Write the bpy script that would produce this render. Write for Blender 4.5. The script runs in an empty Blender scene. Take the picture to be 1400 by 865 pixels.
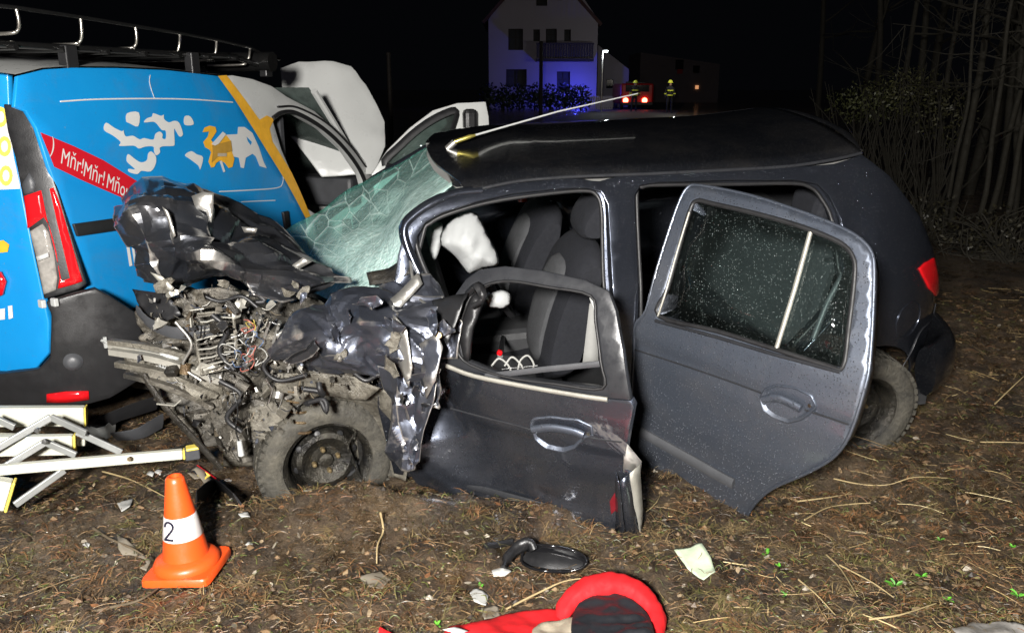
import bpy, bmesh, math, random
import numpy as np
from mathutils import Vector, Matrix, Euler, noise as mnoise
from mathutils.geometry import delaunay_2d_cdt

rnd = random.Random(7)
npr = np.random.RandomState(11)
scene = bpy.context.scene
COL = scene.collection
R = math.radians

# ------------------------------------------------------------------ camera
FPX, PITCH, CAMH = 1160.0, R(15.24), 1.70          # focal length in photo pixels (1400 wide)
cam_d = bpy.data.cameras.new('camera')
cam = bpy.data.objects.new('camera', cam_d)
COL.objects.link(cam)
cam.location = (0, 0, CAMH)
cam.rotation_euler = (R(90) - PITCH, 0, 0)
cam_d.sensor_width = 36.0
cam_d.lens = FPX / 1400.0 * 36.0
cam_d.clip_start = 0.05
cam_d.clip_end = 600
scene.camera = cam

# ------------------------------------------------------------------ world: night
world = bpy.data.worlds.new('World')
scene.world = world
world.use_nodes = True
wn = world.node_tree
bg = wn.nodes['Background']
bg.inputs[0].default_value = (0.30, 0.34, 0.46, 1)
bg.inputs[1].default_value = 0.003

# added faint sun standing in for the night sky; lifts the far pale walls
moon = bpy.data.lights.new('moon', 'SUN')
moon.energy = 0.028
moon.angle = R(0.5)
moon.color = (0.86, 0.78, 1.0)
night_fill_o = bpy.data.objects.new('moon', moon)
night_fill_o.rotation_euler = (R(58), 0, R(-25))
COL.objects.link(night_fill_o)

# the photographer's flash, held up to the left of the lens
flash = bpy.data.lights.new('camera_flash', 'POINT')
flash.energy = 2100
flash.shadow_soft_size = 0.22
flash.color = (1.0, 0.965, 0.92)
flash_o = bpy.data.objects.new('camera_flash', flash)
flash_o.location = (-.6, -1.0, 2.2)
COL.objects.link(flash_o)

scene.view_settings.view_transform = 'Standard'
scene.view_settings.look = 'None'
scene.view_settings.gamma = 1
scene.view_settings.use_curve_mapping = False
scene.view_settings.exposure = 0.35
scene.render.engine = 'CYCLES'
scene.cycles.max_bounces = 8
scene.cycles.transparent_max_bounces = 16
scene.cycles.caustics_reflective = False
scene.cycles.caustics_refractive = False
scene.cycles.sample_clamp_indirect = 4

# ------------------------------------------------------------------ geometry helpers
CAM = np.array([0, 0, CAMH])
FW = np.array([0, math.cos(PITCH), -math.sin(PITCH)])
UP = np.array([0, math.sin(PITCH), math.cos(PITCH)])
RT = np.array([1.0, 0, 0])

def ray(u, v):
    return FW + RT * ((u - 700) / FPX) + UP * ((432.5 - v) / FPX)

def atY(u, v, Y):
    d = ray(u, v)
    return CAM + d * (Y / d[1])

def atZ(u, v, z=0.0):
    d = ray(u, v)
    return CAM + d * ((z - CAMH) / d[2])

def rot(ax, a):
    c, s = math.cos(a), math.sin(a)
    return np.array({'x': [[1, 0, 0], [0, c, -s], [0, s, c]], 'y': [[c, 0, s], [0, 1, 0], [-s, 0, c]],
                     'z': [[c, -s, 0], [s, c, 0], [0, 0, 1]]}[ax])

# wrecked car frame: x forward from the rear bumper, y to its left (towards us), z up
CR = rot('z', R(190.17)) @ rot('y', R(3.03)) @ rot('x', R(-8.29))
CT = np.array([.393, 4.364, -.004])

def car(x, y, z):
    return CR @ (np.array([x - 1.6, y, z])) + CT

class Surf:
    """ruled side surface: s along, n outward, z up in its own frame; off(s, z) is the outward offset"""
    def __init__(self, org, es, en, ez, off=lambda s, z: 0.0):
        self.o, self.es, self.en, self.ez, self.off = np.array(org, float), np.array(es, float), np.array(en, float), np.array(ez, float), off
    def hit(self, u, v):
        d = ray(u, v); o = CAM - self.o
        B = np.stack([self.es, self.en, self.ez])
        ol, dl = B @ o, B @ d
        g = lambda t: (ol[1] + dl[1] * t) - self.off(ol[0] + dl[0] * t, ol[2] + dl[2] * t)
        t0 = -ol[1] / dl[1]
        T = np.linspace(t0 - 1.2, t0 + 1.2, 97); G = [g(q) for q in T]
        k = [i for i in range(96) if G[i] > 0 >= G[i + 1]]
        if k:
            a, b = T[k[0]], T[k[0] + 1]
            for _ in range(24):
                m = (a + b) / 2
                if g(m) > 0: a = m
                else: b = m
            t = (a + b) / 2
        else:
            t = T[int(np.argmin(np.abs(G)))]
        p = ol + dl * t
        return (p[0], p[2])
    def P(self, s, z, e=0.0):
        return self.o + self.es * s + self.en * (self.off(s, z) + e) + self.ez * z
    def px(self, u, v, e=0.0):
        s, z = self.hit(u, v)
        return self.P(s, z, e)

PROF_Z = [0, .17, .3, .5, .72, .84, .93, 1.0, 1.2, 1.38, 1.43, 1.46, 1.7]
PROF_Y = [.70, .775, .80, .822, .826, .815, .797, .775, .68, .60, .566, .53, .3]
def prof(z): return float(np.interp(z, PROF_Z, PROF_Y))
def side_off(x, z):
    y = prof(z)
    if x < .6: y -= .26 * ((.6 - x) / .6) ** 2.4
    if x > 2.3: y -= .05 * (x - 2.3)
    return y
CX, CY, CZ = CR[:, 0], CR[:, 1], CR[:, 2]
SIDE = Surf(car(0, 0, 0), CX, CY, CZ, side_off)

def door_surf(hx, hy, phi, lean=0.0):
    ph = R(phi)
    es = -CX * math.cos(ph) + CY * math.sin(ph)
    en = CX * math.sin(ph) + CY * math.cos(ph)
    return Surf(car(hx, hy, 0), es, en, CZ, lambda s, z: prof(z) - .80 + lean * (z - .5))

# ------------------------------------------------------------------ value noise in numpy
_perm = npr.rand(64, 64, 64)
def vnoise(x, y, z=0.0, seed=0):
    x = np.asarray(x, float) + seed * 17.3; y = np.asarray(y, float) + seed * 7.7; z = np.zeros_like(x) + z + seed * 3.1
    xi, yi, zi = np.floor(x).astype(int), np.floor(y).astype(int), np.floor(z).astype(int)
    xf, yf, zf = x - xi, y - yi, z - zi
    xf, yf, zf = [q * q * (3 - 2 * q) for q in (xf, yf, zf)]
    def g(a, b, c): return _perm[(xi + a) % 64, (yi + b) % 64, (zi + c) % 64]
    def lx(b, c): return g(0, b, c) * (1 - xf) + g(1, b, c) * xf
    return ((lx(0, 0) * (1 - yf) + lx(1, 0) * yf) * (1 - zf) + (lx(0, 1) * (1 - yf) + lx(1, 1) * yf) * zf) * 2 - 1

def crumple(P, scale, seed, k=9):
    """faceted creases: folded triangle waves along random directions, warped by low noise"""
    r = np.random.RandomState(seed)
    P = np.asarray(P, float)
    W = P + .12 / scale * np.stack([vnoise(P[:, 0] * scale * .6, P[:, 1] * scale * .6, P[:, 2] * scale * .6, seed + q) for q in (1, 2, 3)], 1)
    d = np.zeros(len(P)); tot = 0
    for i in range(k):
        n = r.normal(size=3); n /= np.linalg.norm(n)
        f = scale * (0.5 + 1.6 * i / k); a = 1.0 / (0.6 + 1.6 * i / k) ** 1.1
        t = (W @ n) * f + r.rand()
        d += a * (np.abs((t % 1.0) * 2 - 1) - .5); tot += a
    return d / tot * 3.0

# ------------------------------------------------------------------ ground height
def gz(x, y):
    x = np.asarray(x, float); y = np.asarray(y, float)
    t = np.clip((y - 3.75) / 1.9, 0, 1); s = t * t * (3 - 2 * t)
    z = .15 * s
    near = np.clip((9 - y) / 4, 0, 1)
    bump = .030 * vnoise(x * 1.3, y * 1.3, 0, 1) + .034 * vnoise(x * 3.1, y * 3.1, 0, 2) + .040 * (.5 - np.abs(vnoise(x * 5, y * 5, 0, 3))) + .020 * (.5 - np.abs(vnoise(x * 12, y * 12, 0, 5))) + .012 * vnoise(x * 25, y * 25, 0, 4)
    z = z + bump * near * (1 - .75 * np.clip((y - 4.6), 0, 1) * (x < .6))
    def mound(cx, cy, rx, ry, h): return h * np.exp(-(((x - cx) / rx) ** 2 + ((y - cy) / ry) ** 2))
    z = z + mound(-.66, 3.0, .46, .17, .125) + mound(-.05, 3.12, .5, .12, .03) + mound(-.70, 3.05, .26, .08, .05) + mound(1.75, 3.62, .45, .2, .075)
    z = z - mound(-1.1, 3.35, .22, .2, .04)
    return z
def gz1(x, y): return float(gz(np.array([x]), np.array([y]))[0])

def gpx(u, v, lift=0.0):
    p = atZ(u, v, 0)
    for _ in range(6):
        p = atZ(u, v, gz1(p[0], p[1]) + lift)
    return p

# ------------------------------------------------------------------ object helpers
def mesh_obj(name, verts, faces, mat=None, parent=None, smooth=None, base=None, cols=None):
    """verts in world coordinates; the object's origin is its thing's base"""
    b = np.zeros(3)
    if parent is not None: b = np.array(parent['_b'][:])
    elif base is not None: b = np.array(base, float)
    me = bpy.data.meshes.new(name)
    V = np.asarray(verts, float) - b
    me.from_pydata(V.tolist(), [], [tuple(f) for f in faces])
    me.update()
    if smooth is not None:
        me.polygons.foreach_set('use_smooth', [True] * len(me.polygons))
        if smooth < 179: me.set_sharp_from_angle(angle=R(smooth))
    if cols is not None:
        at = me.color_attributes.new('tint', 'FLOAT_COLOR', 'POINT')
        at.data.foreach_set('color', np.asarray(cols, np.float32).ravel())
    o = bpy.data.objects.new(name, me)
    COL.objects.link(o)
    if parent is not None:
        o.parent = parent
    else:
        o.location = b
    o['_b'] = [float(q) for q in b]
    if mat is not None: me.materials.append(mat)
    return o

def thing(name, label, cat, base, group=None):
    o = bpy.data.objects.new(name, None)
    o.empty_display_size = .2
    COL.objects.link(o)
    o.location = [float(q) for q in base]
    o['_b'] = [float(q) for q in base]
    tag(o, label, cat, group)
    return o

def tag(o, label=None, cat=None, group=None, kind=None):
    if label: o['label'] = label
    if cat: o['category'] = cat
    if group: o['group'] = group
    if kind: o['kind'] = kind
    return o

def solidify(o, t, off=-1.0, bevel=0.0):
    m = o.modifiers.new('thick', 'SOLIDIFY'); m.thickness = t; m.offset = off; m.use_even_offset = False
    if bevel:
        b = o.modifiers.new('edge', 'BEVEL'); b.width = bevel; b.segments = 2; b.limit_method = 'ANGLE'; b.angle_limit = R(50)
        b.harden_normals = False
    return o

def inpoly(pts, poly):
    pts = np.asarray(pts, float); poly = np.asarray(poly, float)
    x, y = pts[:, 0], pts[:, 1]; r = np.zeros(len(pts), bool)
    n = len(poly); j = n - 1
    for i in range(n):
        xi, yi = poly[i]; xj, yj = poly[j]
        c = ((yi > y) != (yj > y)) & (x < (xj - xi) * (y - yi) / (yj - yi + 1e-12) + xi)
        r ^= c; j = i
    return r

def dense(poly, sp, closed=True):
    out = []
    n = len(poly)
    for i in range(n if closed else n - 1):
        a = np.array(poly[i], float); b = np.array(poly[(i + 1) % n], float)
        k = max(1, int(round(np.linalg.norm(b - a) / sp)))
        for q in range(k): out.append(tuple(a + (b - a) * q / k))
    if not closed: out.append(tuple(poly[-1]))
    return out

def spline(poly, n=6, closed=False):
    """Catmull-Rom through the points (any dimension)"""
    P = [np.array(p, float) for p in poly]; N = len(P); out = []
    rng = range(N) if closed else range(N - 1)
    for i in rng:
        p1, p2 = P[i], P[(i + 1) % N]
        p0 = P[i - 1] if (closed or i > 0) else 2 * p1 - p2
        p3 = P[(i + 2) % N] if (closed or i + 2 < N) else 2 * p2 - p1
        for k in range(n):
            t = k / n
            out.append(.5 * ((2 * p1) + (p2 - p0) * t + (2 * p0 - 5 * p1 + 4 * p2 - p3) * t * t + (3 * p1 - p0 - 3 * p2 + p3) * t ** 3))
    if not closed: out.append(P[-1])
    return out

def bdist(pts, poly):
    pts = np.asarray(pts, float); d = np.full(len(pts), 1e9); n = len(poly)
    for i in range(n):
        a = np.array(poly[i], float); b = np.array(poly[(i + 1) % n], float); ab = b - a
        t = np.clip(((pts - a) @ ab) / (ab @ ab + 1e-12), 0, 1)
        d = np.minimum(d, np.linalg.norm(pts - a - t[:, None] * ab, axis=1))
    return d

def cdt(outline, holes=(), sp=.05, jitter=.25, seed=1):
    """triangulated 2D region with interior points; returns pts (n,2), tris"""
    rr = np.random.RandomState(seed)
    loops = [dense(outline, sp)] + [dense(h, sp) for h in holes]
    vs, es = [], []
    for L in loops:
        k = len(vs); vs += L
        es += [(k + i, k + (i + 1) % len(L)) for i in range(len(L))]
    o = np.array(loops[0]); lo, hi = o.min(0), o.max(0)
    gx = np.arange(lo[0] + sp / 2, hi[0], sp); gy = np.arange(lo[1] + sp / 2, hi[1], sp)
    if len(gx) and len(gy):
        G = np.stack(np.meshgrid(gx, gy), -1).reshape(-1, 2)
        G = G + (rr.rand(*G.shape) - .5) * sp * jitter
        m = inpoly(G, loops[0]) & (bdist(G, loops[0]) > sp * .45)
        for h in loops[1:]: m &= ~inpoly(G, h) & (bdist(G, h) > sp * .45)
        G = G[m]; vs += [tuple(g) for g in G]
    r = delaunay_2d_cdt([Vector((float(a), float(b))) for a, b in vs], es, [], 0, 1e-6)
    pts = np.array([(v.x, v.y) for v in r[0]])
    tris = [f for f in r[2]]
    c = np.array([pts[list(f)].mean(0) for f in tris])
    m = inpoly(c, loops[0])
    for h in loops[1:]: m &= ~inpoly(c, h)
    out = []
    for f, ok in zip(tris, m):
        if not ok: continue
        a, b, cc = pts[f[0]], pts[f[1]], pts[f[2]]
        ar = (b[0] - a[0]) * (cc[1] - a[1]) - (b[1] - a[1]) * (cc[0] - a[0])
        if abs(ar) < .02 * sp * sp: continue
        out.append(tuple(f) if ar > 0 else tuple(reversed(f)))
    return pts, out

def surf_panel(name, S, outline, mat, parent, holes=(), sp=.06, px=True, e=0.0, fn=None, thick=.0, bevel=0.0, smooth=40, flip=None, seed=1):
    """panel on a Surf; outline (photo pixels or (s,z)); fn(pts2d, P3d) -> extra 3D displacement"""
    if px:
        outline = [S.hit(*p) for p in outline]; holes = [[S.hit(*p) for p in h] for h in holes]
    pts, tris = cdt(outline, holes, sp, seed=seed)
    P = np.array([S.P(a, b, e) for a, b in pts])
    if fn is not None: P = P + fn(pts, P)
    # make the faces look outward (S.en)
    a, b, c = [P[tris[0][i]] for i in range(3)]
    f = np.sum([np.cross(P[t[1]] - P[t[0]], P[t[2]] - P[t[0]]) for t in tris[:200]], 0)
    if f @ S.en < 0: tris = [tuple(reversed(t)) for t in tris]
    o = mesh_obj(name, P, tris, mat, parent, smooth)
    if thick: solidify(o, thick, -1, bevel)
    return o

def flat_panel(name, pts3, mat, parent, sp=.08, fn=None, thick=0.0, bevel=0.0, smooth=40, face=None, base=None, seed=1):
    """planar-ish polygon given by 3D points (least-squares plane)"""
    P = np.array(pts3, float); c = P.mean(0); u, s, vt = np.linalg.svd(P - c)
    e1, e2, n = vt[0], vt[1], vt[2]
    if face is None: face = CAM - c
    if n @ face < 0: n = -n
    if np.cross(e1, e2) @ n < 0: e2 = -e2
    off = (P - c) @ n
    out = [((p - c) @ e1, (p - c) @ e2) for p in P]
    pts, tris = cdt(out, (), sp, seed=seed)
    # carry the out-of-plane offsets inward smoothly
    O = np.array(out); D = np.linalg.norm(pts[:, None] - O[None], axis=2) + 1e-4
    w = 1 / D ** 3; h = (w * off).sum(1) / w.sum(1)
    Q = c + pts[:, :1] * e1 + pts[:, 1:] * e2 + h[:, None] * n
    if fn is not None: Q = Q + fn(pts, Q) if fn.__code__.co_argcount == 2 else Q + fn(pts, Q, n)
    o = mesh_obj(name, Q, tris, mat, parent, smooth, base=base)
    if thick: solidify(o, thick, -1, bevel)
    return o

def lin(poly, n):
    P = [np.array(p, float) for p in poly]
    return [P[i] + (P[i + 1] - P[i]) * k / n for i in range(len(P) - 1) for k in range(n)] + [P[-1]]

def facets(uv, n, seed):
    """random flat facets: random heights on random sites, linear over their Delaunay triangles"""
    r = np.random.RandomState(seed)
    S = np.concatenate([r.rand(n, 2) * 1.3 - .15, np.array([(-.3, -.3), (1.3, -.3), (1.3, 1.3), (-.3, 1.3)])])
    h = r.randn(len(S)); res = delaunay_2d_cdt([Vector((float(a), float(b))) for a, b in S], [], [], 0, 1e-6)
    P = np.array([(v.x, v.y) for v in res[0]]); hh = np.array([h[o[0]] if o else 0 for o in res[3]])
    out = np.zeros(len(uv))
    for f in res[2]:
        a, b, c = P[f[0]], P[f[1]], P[f[2]]
        d = (b[0] - a[0]) * (c[1] - a[1]) - (c[0] - a[0]) * (b[1] - a[1])
        if abs(d) < 1e-12: continue
        q = uv - a
        w1 = (q[:, 0] * (c[1] - a[1]) - (c[0] - a[0]) * q[:, 1]) / d; w2 = ((b[0] - a[0]) * q[:, 1] - q[:, 0] * (b[1] - a[1])) / d
        m = (w1 >= -1e-9) & (w2 >= -1e-9) & (w1 + w2 <= 1 + 1e-9)
        out[m] = hh[f[0]] * (1 - w1[m] - w2[m]) + hh[f[1]] * w1[m] + hh[f[2]] * w2[m]
    return out

def grid_sheet(ctrl, n=6, spline=None):
    spline = spline or globals()['spline']
    """ctrl[r][c] 3D control points -> dense bilinear/catmull grid"""
    rows = [spline(r, n) for r in ctrl]
    cols = [spline([row[i] for row in rows], n) for i in range(len(rows[0]))]
    G = np.array(cols)                       # [c][r][3]
    a, b = G.shape[:2]
    V = G.reshape(-1, 3)
    F = [(i * b + j, (i + 1) * b + j, (i + 1) * b + j + 1, i * b + j + 1) for i in range(a - 1) for j in range(b - 1)]
    return V, F

def vnormals(V, F):
    N = np.zeros_like(V)
    for f in F:
        n = np.cross(V[f[1]] - V[f[0]], V[f[2]] - V[f[0]])
        for i in f: N[i] += n
    return N / (np.linalg.norm(N, axis=1)[:, None] + 1e-12)

class MB:
    """collects shapes for one mesh"""
    def __init__(self): self.v = []; self.f = []; self.c = []
    def add(self, V, F, col=None):
        k = len(self.v); self.v += [tuple(p) for p in V]; self.f += [tuple(i + k for i in f) for f in F]
        if col is not None: self.c += [tuple(col)] * len(V)
        return self
    def box(self, c, size, M=None, col=None):
        s = np.array(size) / 2; c = np.array(c, float)
        V = np.array([[x, y, z] for x in (-1, 1) for y in (-1, 1) for z in (-1, 1)]) * s
        if M is not None: V = V @ np.array(M).T
        return self.add(V + c, [(0, 1, 3, 2), (4, 6, 7, 5), (0, 4, 5, 1), (2, 3, 7, 6), (0, 2, 6, 4), (1, 5, 7, 3)], col)
    def tube(self, pts, r, n=8, caps=True, flat=None, col=None, up=None):
        """sweep; r number or list; flat=(a,b) elliptical/rect scale of the section"""
        P = [np.array(p, float) for p in pts]; N = len(P)
        rr = [r] * N if np.isscalar(r) else list(r)
        T = []
        for i in range(N):
            t = P[min(i + 1, N - 1)] - P[max(i - 1, 0)]; T.append(t / (np.linalg.norm(t) + 1e-9))
        u = np.array(up, float) if up is not None else np.array([0, 0, 1.0])
        if abs(T[0] @ u) > .95: u = np.array([1.0, 0, 0])
        V = []
        for i in range(N):
            if up is not None and abs(T[i] @ np.array(up)) < .95: u = np.array(up, float)
            a = u - (u @ T[i]) * T[i]; a /= np.linalg.norm(a) + 1e-9; b = np.cross(T[i], a); u = a
            fa, fb = flat if flat else (1, 1)
            for k in range(n):
                an = 2 * math.pi * (k + .5) / n
                V.append(P[i] + rr[i] * (fa * math.cos(an) * a + fb * math.sin(an) * b))
        F = []
        for i in range(N - 1):
            for k in range(n):
                F.append((i * n + k, i * n + (k + 1) % n, (i + 1) * n + (k + 1) % n, (i + 1) * n + k))
        if caps: F.append(tuple(reversed(range(n)))); F.append(tuple((N - 1) * n + k for k in range(n)))
        return self.add(V, F, col)
    def lathe(self, profile, c, axis, n=32, up=None, closed=False, col=None):
        """profile [(radius, along-axis)]"""
        ax = np.array(axis, float); ax /= np.linalg.norm(ax)
        u = np.array([0, 0, 1.0]) if abs(ax[2]) < .9 else np.array([1.0, 0, 0])
        a = u - (u @ ax) * ax; a /= np.linalg.norm(a); b = np.cross(ax, a); m = len(profile)
        V = [np.array(c) + ax * h + r * (math.cos(2 * math.pi * k / n) * a + math.sin(2 * math.pi * k / n) * b) for k in range(n) for r, h in profile]
        F = []
        for k in range(n):
            for i in range(m if closed else m - 1):
                j = (i + 1) % m
                F.append((k * m + i, ((k + 1) % n) * m + i, ((k + 1) % n) * m + j, k * m + j))
        return self.add(V, F, col)
    def build(self, name, mat=None, parent=None, smooth=None, base=None, bevel=0.0):
        cols = None
        if self.c and len(self.c) == len(self.v): cols = [(c[0], c[1], c[2], 1.0) for c in self.c]
        o = mesh_obj(name, self.v, self.f, mat, parent, smooth, base, cols)
        if bevel:
            b = o.modifiers.new('edge', 'BEVEL'); b.width = bevel; b.segments = 2; b.limit_method = 'ANGLE'; b.angle_limit = R(40)
        return o

def rotm(rx, ry, rz): return np.array(Euler((rx, ry, rz)).to_matrix())
# ------------------------------------------------------------------ materials
MATS = {}
def nt(name):
    m = bpy.data.materials.new(name); m.use_nodes = True
    t = m.node_tree; b = t.nodes['Principled BSDF']
    return m, t, b
def node(t, typ, **kw):
    n = t.nodes.new(typ)
    for k, v in kw.items():
        if k.startswith('i_'): n.inputs[int(k[2:]) if k[2:].isdigit() else k[2:].replace('_', ' ')].default_value = v
        else: setattr(n, k, v)
    return n
def L(t, a, b): t.links.new(a, b)
def c4(c): return (c[0], c[1], c[2], 1)
def objco(t):
    return node(t, 'ShaderNodeTexCoord').outputs['Object']
def noise_n(t, scale, detail=4, rough=.6, vec=None, dist=0.0):
    n = node(t, 'ShaderNodeTexNoise'); n.inputs['Scale'].default_value = scale; n.inputs['Detail'].default_value = detail
    n.inputs['Roughness'].default_value = rough; n.inputs['Distortion'].default_value = dist
    L(t, vec if vec is not None else objco(t), n.inputs['Vector'])
    return n.outputs['Fac']
def ramp(t, fac, stops):
    r = node(t, 'ShaderNodeValToRGB'); e = r.color_ramp.elements
    while len(e) < len(stops): e.new(0.5)
    for q, (p, c) in zip(e, stops): q.position = p; q.color = c4(c) if hasattr(c, '__len__') else (c, c, c, 1)
    L(t, fac, r.inputs[0]); return r.outputs[0]
def mixc(t, fac, a, b, blend='MIX'):
    m = node(t, 'ShaderNodeMix', data_type='RGBA', blend_type=blend)
    for sock, val in ((m.inputs[0], fac), (m.inputs[6], a), (m.inputs[7], b)):
        if isinstance(val, bpy.types.NodeSocket): L(t, val, sock)
        elif hasattr(val, '__len__'): sock.default_value = c4(val)
        else: sock.default_value = val
    return m.outputs[2]
def math_n(t, op, a, b=None, clamp=False):
    m = node(t, 'ShaderNodeMath', operation=op, use_clamp=clamp)
    for s, v in ((m.inputs[0], a), (m.inputs[1], b)):
        if v is None: continue
        if isinstance(v, bpy.types.NodeSocket): L(t, v, s)
        else: s.default_value = v
    return m.outputs[0]
def bump(t, b, h, strength=.3, dist=.01, prev=None):
    n = node(t, 'ShaderNodeBump'); n.inputs['Strength'].default_value = strength; n.inputs['Distance'].default_value = dist
    L(t, h, n.inputs['Height'])
    if prev is not None: L(t, prev, n.inputs['Normal'])
    if b is not None: L(t, n.outputs[0], b.inputs['Normal'])
    return n.outputs[0]
def plain(name, col, rough=.5, metal=0.0, var=.25, scale=9, bmp=.15, bscale=60, coat=0.0, spec=.5, bdist=.004, sheen=0.0):
    m, t, b = nt(name)
    f = noise_n(t, scale, 5)
    dark = [q * (1 - var) for q in col]; lite = [min(1, q * (1 + var)) for q in col]
    L(t, mixc(t, f, dark, lite), b.inputs['Base Color'])
    b.inputs['Metallic'].default_value = metal
    L(t, ramp(t, noise_n(t, scale * 2.3, 4), [(.3, max(.02, rough * .8)), (.7, min(1, rough * 1.25))]), b.inputs['Roughness'])
    b.inputs['Coat Weight'].default_value = coat; b.inputs['Coat Roughness'].default_value = .05
    b.inputs['Specular IOR Level'].default_value = spec
    if sheen: b.inputs['Sheen Weight'].default_value = sheen
    if bmp: bump(t, b, noise_n(t, bscale, 4), bmp, bdist)
    MATS[name] = m
    return m

def droplets(t, scale=160, r0=.18, r1=.30, cover=.45):
    """rain beads: round Voronoi cells, only some of them filled"""
    v = node(t, 'ShaderNodeTexVoronoi', feature='F1'); v.inputs['Scale'].default_value = scale
    L(t, objco(t), v.inputs['Vector'])
    d = ramp(t, v.outputs['Distance'], [(r0, 1.0), (r1, 0.0)])
    sep = node(t, 'ShaderNodeSeparateColor'); L(t, v.outputs['Color'], sep.inputs[0])
    on = math_n(t, 'LESS_THAN', sep.outputs[0], cover)
    return math_n(t, 'MULTIPLY', d, on)

def paint(name, base, beads=0.5, dust=.3, metal=.75, rough=.32, wear=False, mud=.0, coat=1.0):
    m, t, b = nt(name)
    fl = noise_n(t, 900, 1)
    col = mixc(t, ramp(t, fl, [(.4, 0.0), (.75, 1.0)]), base, [min(1, q * 2.2) for q in base])
    dst = ramp(t, noise_n(t, 3.5, 6, .7), [(.42, 0.0), (.75, 1.0)])
    col = mixc(t, math_n(t, 'MULTIPLY', dst, dust), col, (.16, .14, .115))
    rg = math_n(t, 'ADD', math_n(t, 'MULTIPLY', dst, .25 * dust + .05), rough)
    met = None
    if mud:
        mu = ramp(t, noise_n(t, 2.2, 8, .75, dist=.6), [(.60 - .25 * mud, 0.0), (.68 - .12 * mud, 1.0)])
        col = mixc(t, mu, col, mixc(t, noise_n(t, 30, 4), (.10, .085, .06), (.24, .20, .15)))
        rg = math_n(t, 'ADD', rg, math_n(t, 'MULTIPLY', mu, .45))
        met = math_n(t, 'MULTIPLY', math_n(t, 'SUBTRACT', 1.0, mu), metal)
    if wear:
        g = node(t, 'ShaderNodeNewGeometry')
        e = ramp(t, math_n(t, 'ADD', g.outputs['Pointiness'], math_n(t, 'MULTIPLY', math_n(t, 'SUBTRACT', noise_n(t, 22, 5, .7), .5), .10)), [(.545, 0.0), (.59, 1.0)])
        col = mixc(t, e, col, mixc(t, noise_n(t, 12), (.30, .285, .26), (.48, .465, .44)))
        rg = math_n(t, 'ADD', rg, math_n(t, 'MULTIPLY', e, .1))
        sc = ramp(t, noise_n(t, 4, 8, .8, dist=2.5), [(.63, 0.0), (.66, 1.0)])
        col = mixc(t, math_n(t, 'MULTIPLY', sc, .6), col, (.45, .43, .40))
    h = droplets(t, 120, .16, .30, .5)
    if beads:
        col = mixc(t, math_n(t, 'MULTIPLY', h, .45 * beads), col, (.42, .44, .47))  # pale drop colour puts the beads' glint into the base
        L(t, math_n(t, 'SUBTRACT', rg, math_n(t, 'MULTIPLY', h, .2), True), b.inputs['Roughness'])
    else: L(t, rg, b.inputs['Roughness'])
    L(t, col, b.inputs['Base Color'])
    if met is not None: L(t, met, b.inputs['Metallic'])
    else: b.inputs['Metallic'].default_value = metal
    b.inputs['Coat Weight'].default_value = coat; b.inputs['Coat Roughness'].default_value = .06
    if beads:
        n1 = bump(t, None, h, .9 * beads, .004)
        bump(t, b, noise_n(t, 5, 2), .12, .01, n1); L(t, n1, b.inputs['Coat Normal'])
    else: bump(t, b, noise_n(t, 6, 3), .2, .01)
    MATS[name] = m
    return m

GR = (.036, .041, .056)
paint('car_paint', (.046, .052, .068), beads=.6, dust=.06, rough=.20, metal=.85, coat=.8)  # shade on the body side is put into this base; doors stay lighter
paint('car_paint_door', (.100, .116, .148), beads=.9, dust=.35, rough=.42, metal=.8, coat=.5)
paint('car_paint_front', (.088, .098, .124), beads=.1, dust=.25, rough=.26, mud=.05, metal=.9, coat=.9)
paint('car_paint_torn', (.085, .094, .120), beads=.0, dust=.3, rough=.36, wear=True, mud=.16, metal=.85, coat=.5)
paint('car_hood_torn', (.030, .033, .040), beads=.0, dust=.25, rough=.28, wear=True, metal=.7, coat=.6)
paint('car_paint_shaded', (.006, .0065, .008), beads=.15, dust=.08, rough=.2, metal=.3)  # body paint again, night shade put into a near-black base

def mudmat(name, a, b_, rough=.6, metal=0.0, wet=.5, bs=18, bstr=.7):
    m, t, b = nt(name)
    n1 = noise_n(t, 7, 8, .7); n2 = noise_n(t, 45, 6, .7)
    col = mixc(t, ramp(t, n1, [(.35, 0), (.65, 1)]), a, b_)
    col = mixc(t, ramp(t, n2, [(.3, 0), (.7, 1)]), mixc(t, .55, col, (.01, .009, .007)), col)
    L(t, col, b.inputs['Base Color'])
    L(t, ramp(t, noise_n(t, 13, 5), [(.35, rough * (1 - wet)), (.62, min(1, rough * 1.2))]), b.inputs['Roughness'])
    b.inputs['Metallic'].default_value = metal
    p = bump(t, None, n2, bstr, .012); bump(t, b, noise_n(t, bs * 8, 4), .4, .004, p)
    MATS[name] = m
    return m
mudmat('muddy_metal', (.040, .038, .034), (.22, .20, .165), .45, .3)
mudmat('muddy_plate', (.09, .082, .066), (.26, .24, .195), .5, .2)
mudmat('dark_greasy', (.010, .010, .010), (.055, .048, .038), .4, .2)
mudmat('muddy_tyre', (.030, .029, .026), (.125, .115, .09), .75, 0, .3)
mudmat('rim_steel', (.014, .014, .015), (.085, .078, .062), .32, .6, .5)
mudmat('rusty', (.07, .035, .015), (.26, .19, .10), .5, .4)
plain('alu_cast', (.42, .41, .38), .38, .8, .35, 14, .4, 40)
plain('steel', (.55, .55, .54), .3, 1.0, .3, 14, .25, 50)
plain('scratched_alu', (.34, .33, .29), .5, .45, .4, 7, .5, 30)
plain('rubber', (.012, .012, .013), .5, 0, .3, 9, .1)
plain('black_plastic', (.014, .014, .015), .38, 0, .3, 9, .2, 220)
plain('grey_plastic', (.055, .057, .062), .45, 0, .3, 9, .2, 220)
plain('pale_plastic', (.42, .43, .42), .5, 0, .2, 9, .15, 100)
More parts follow.
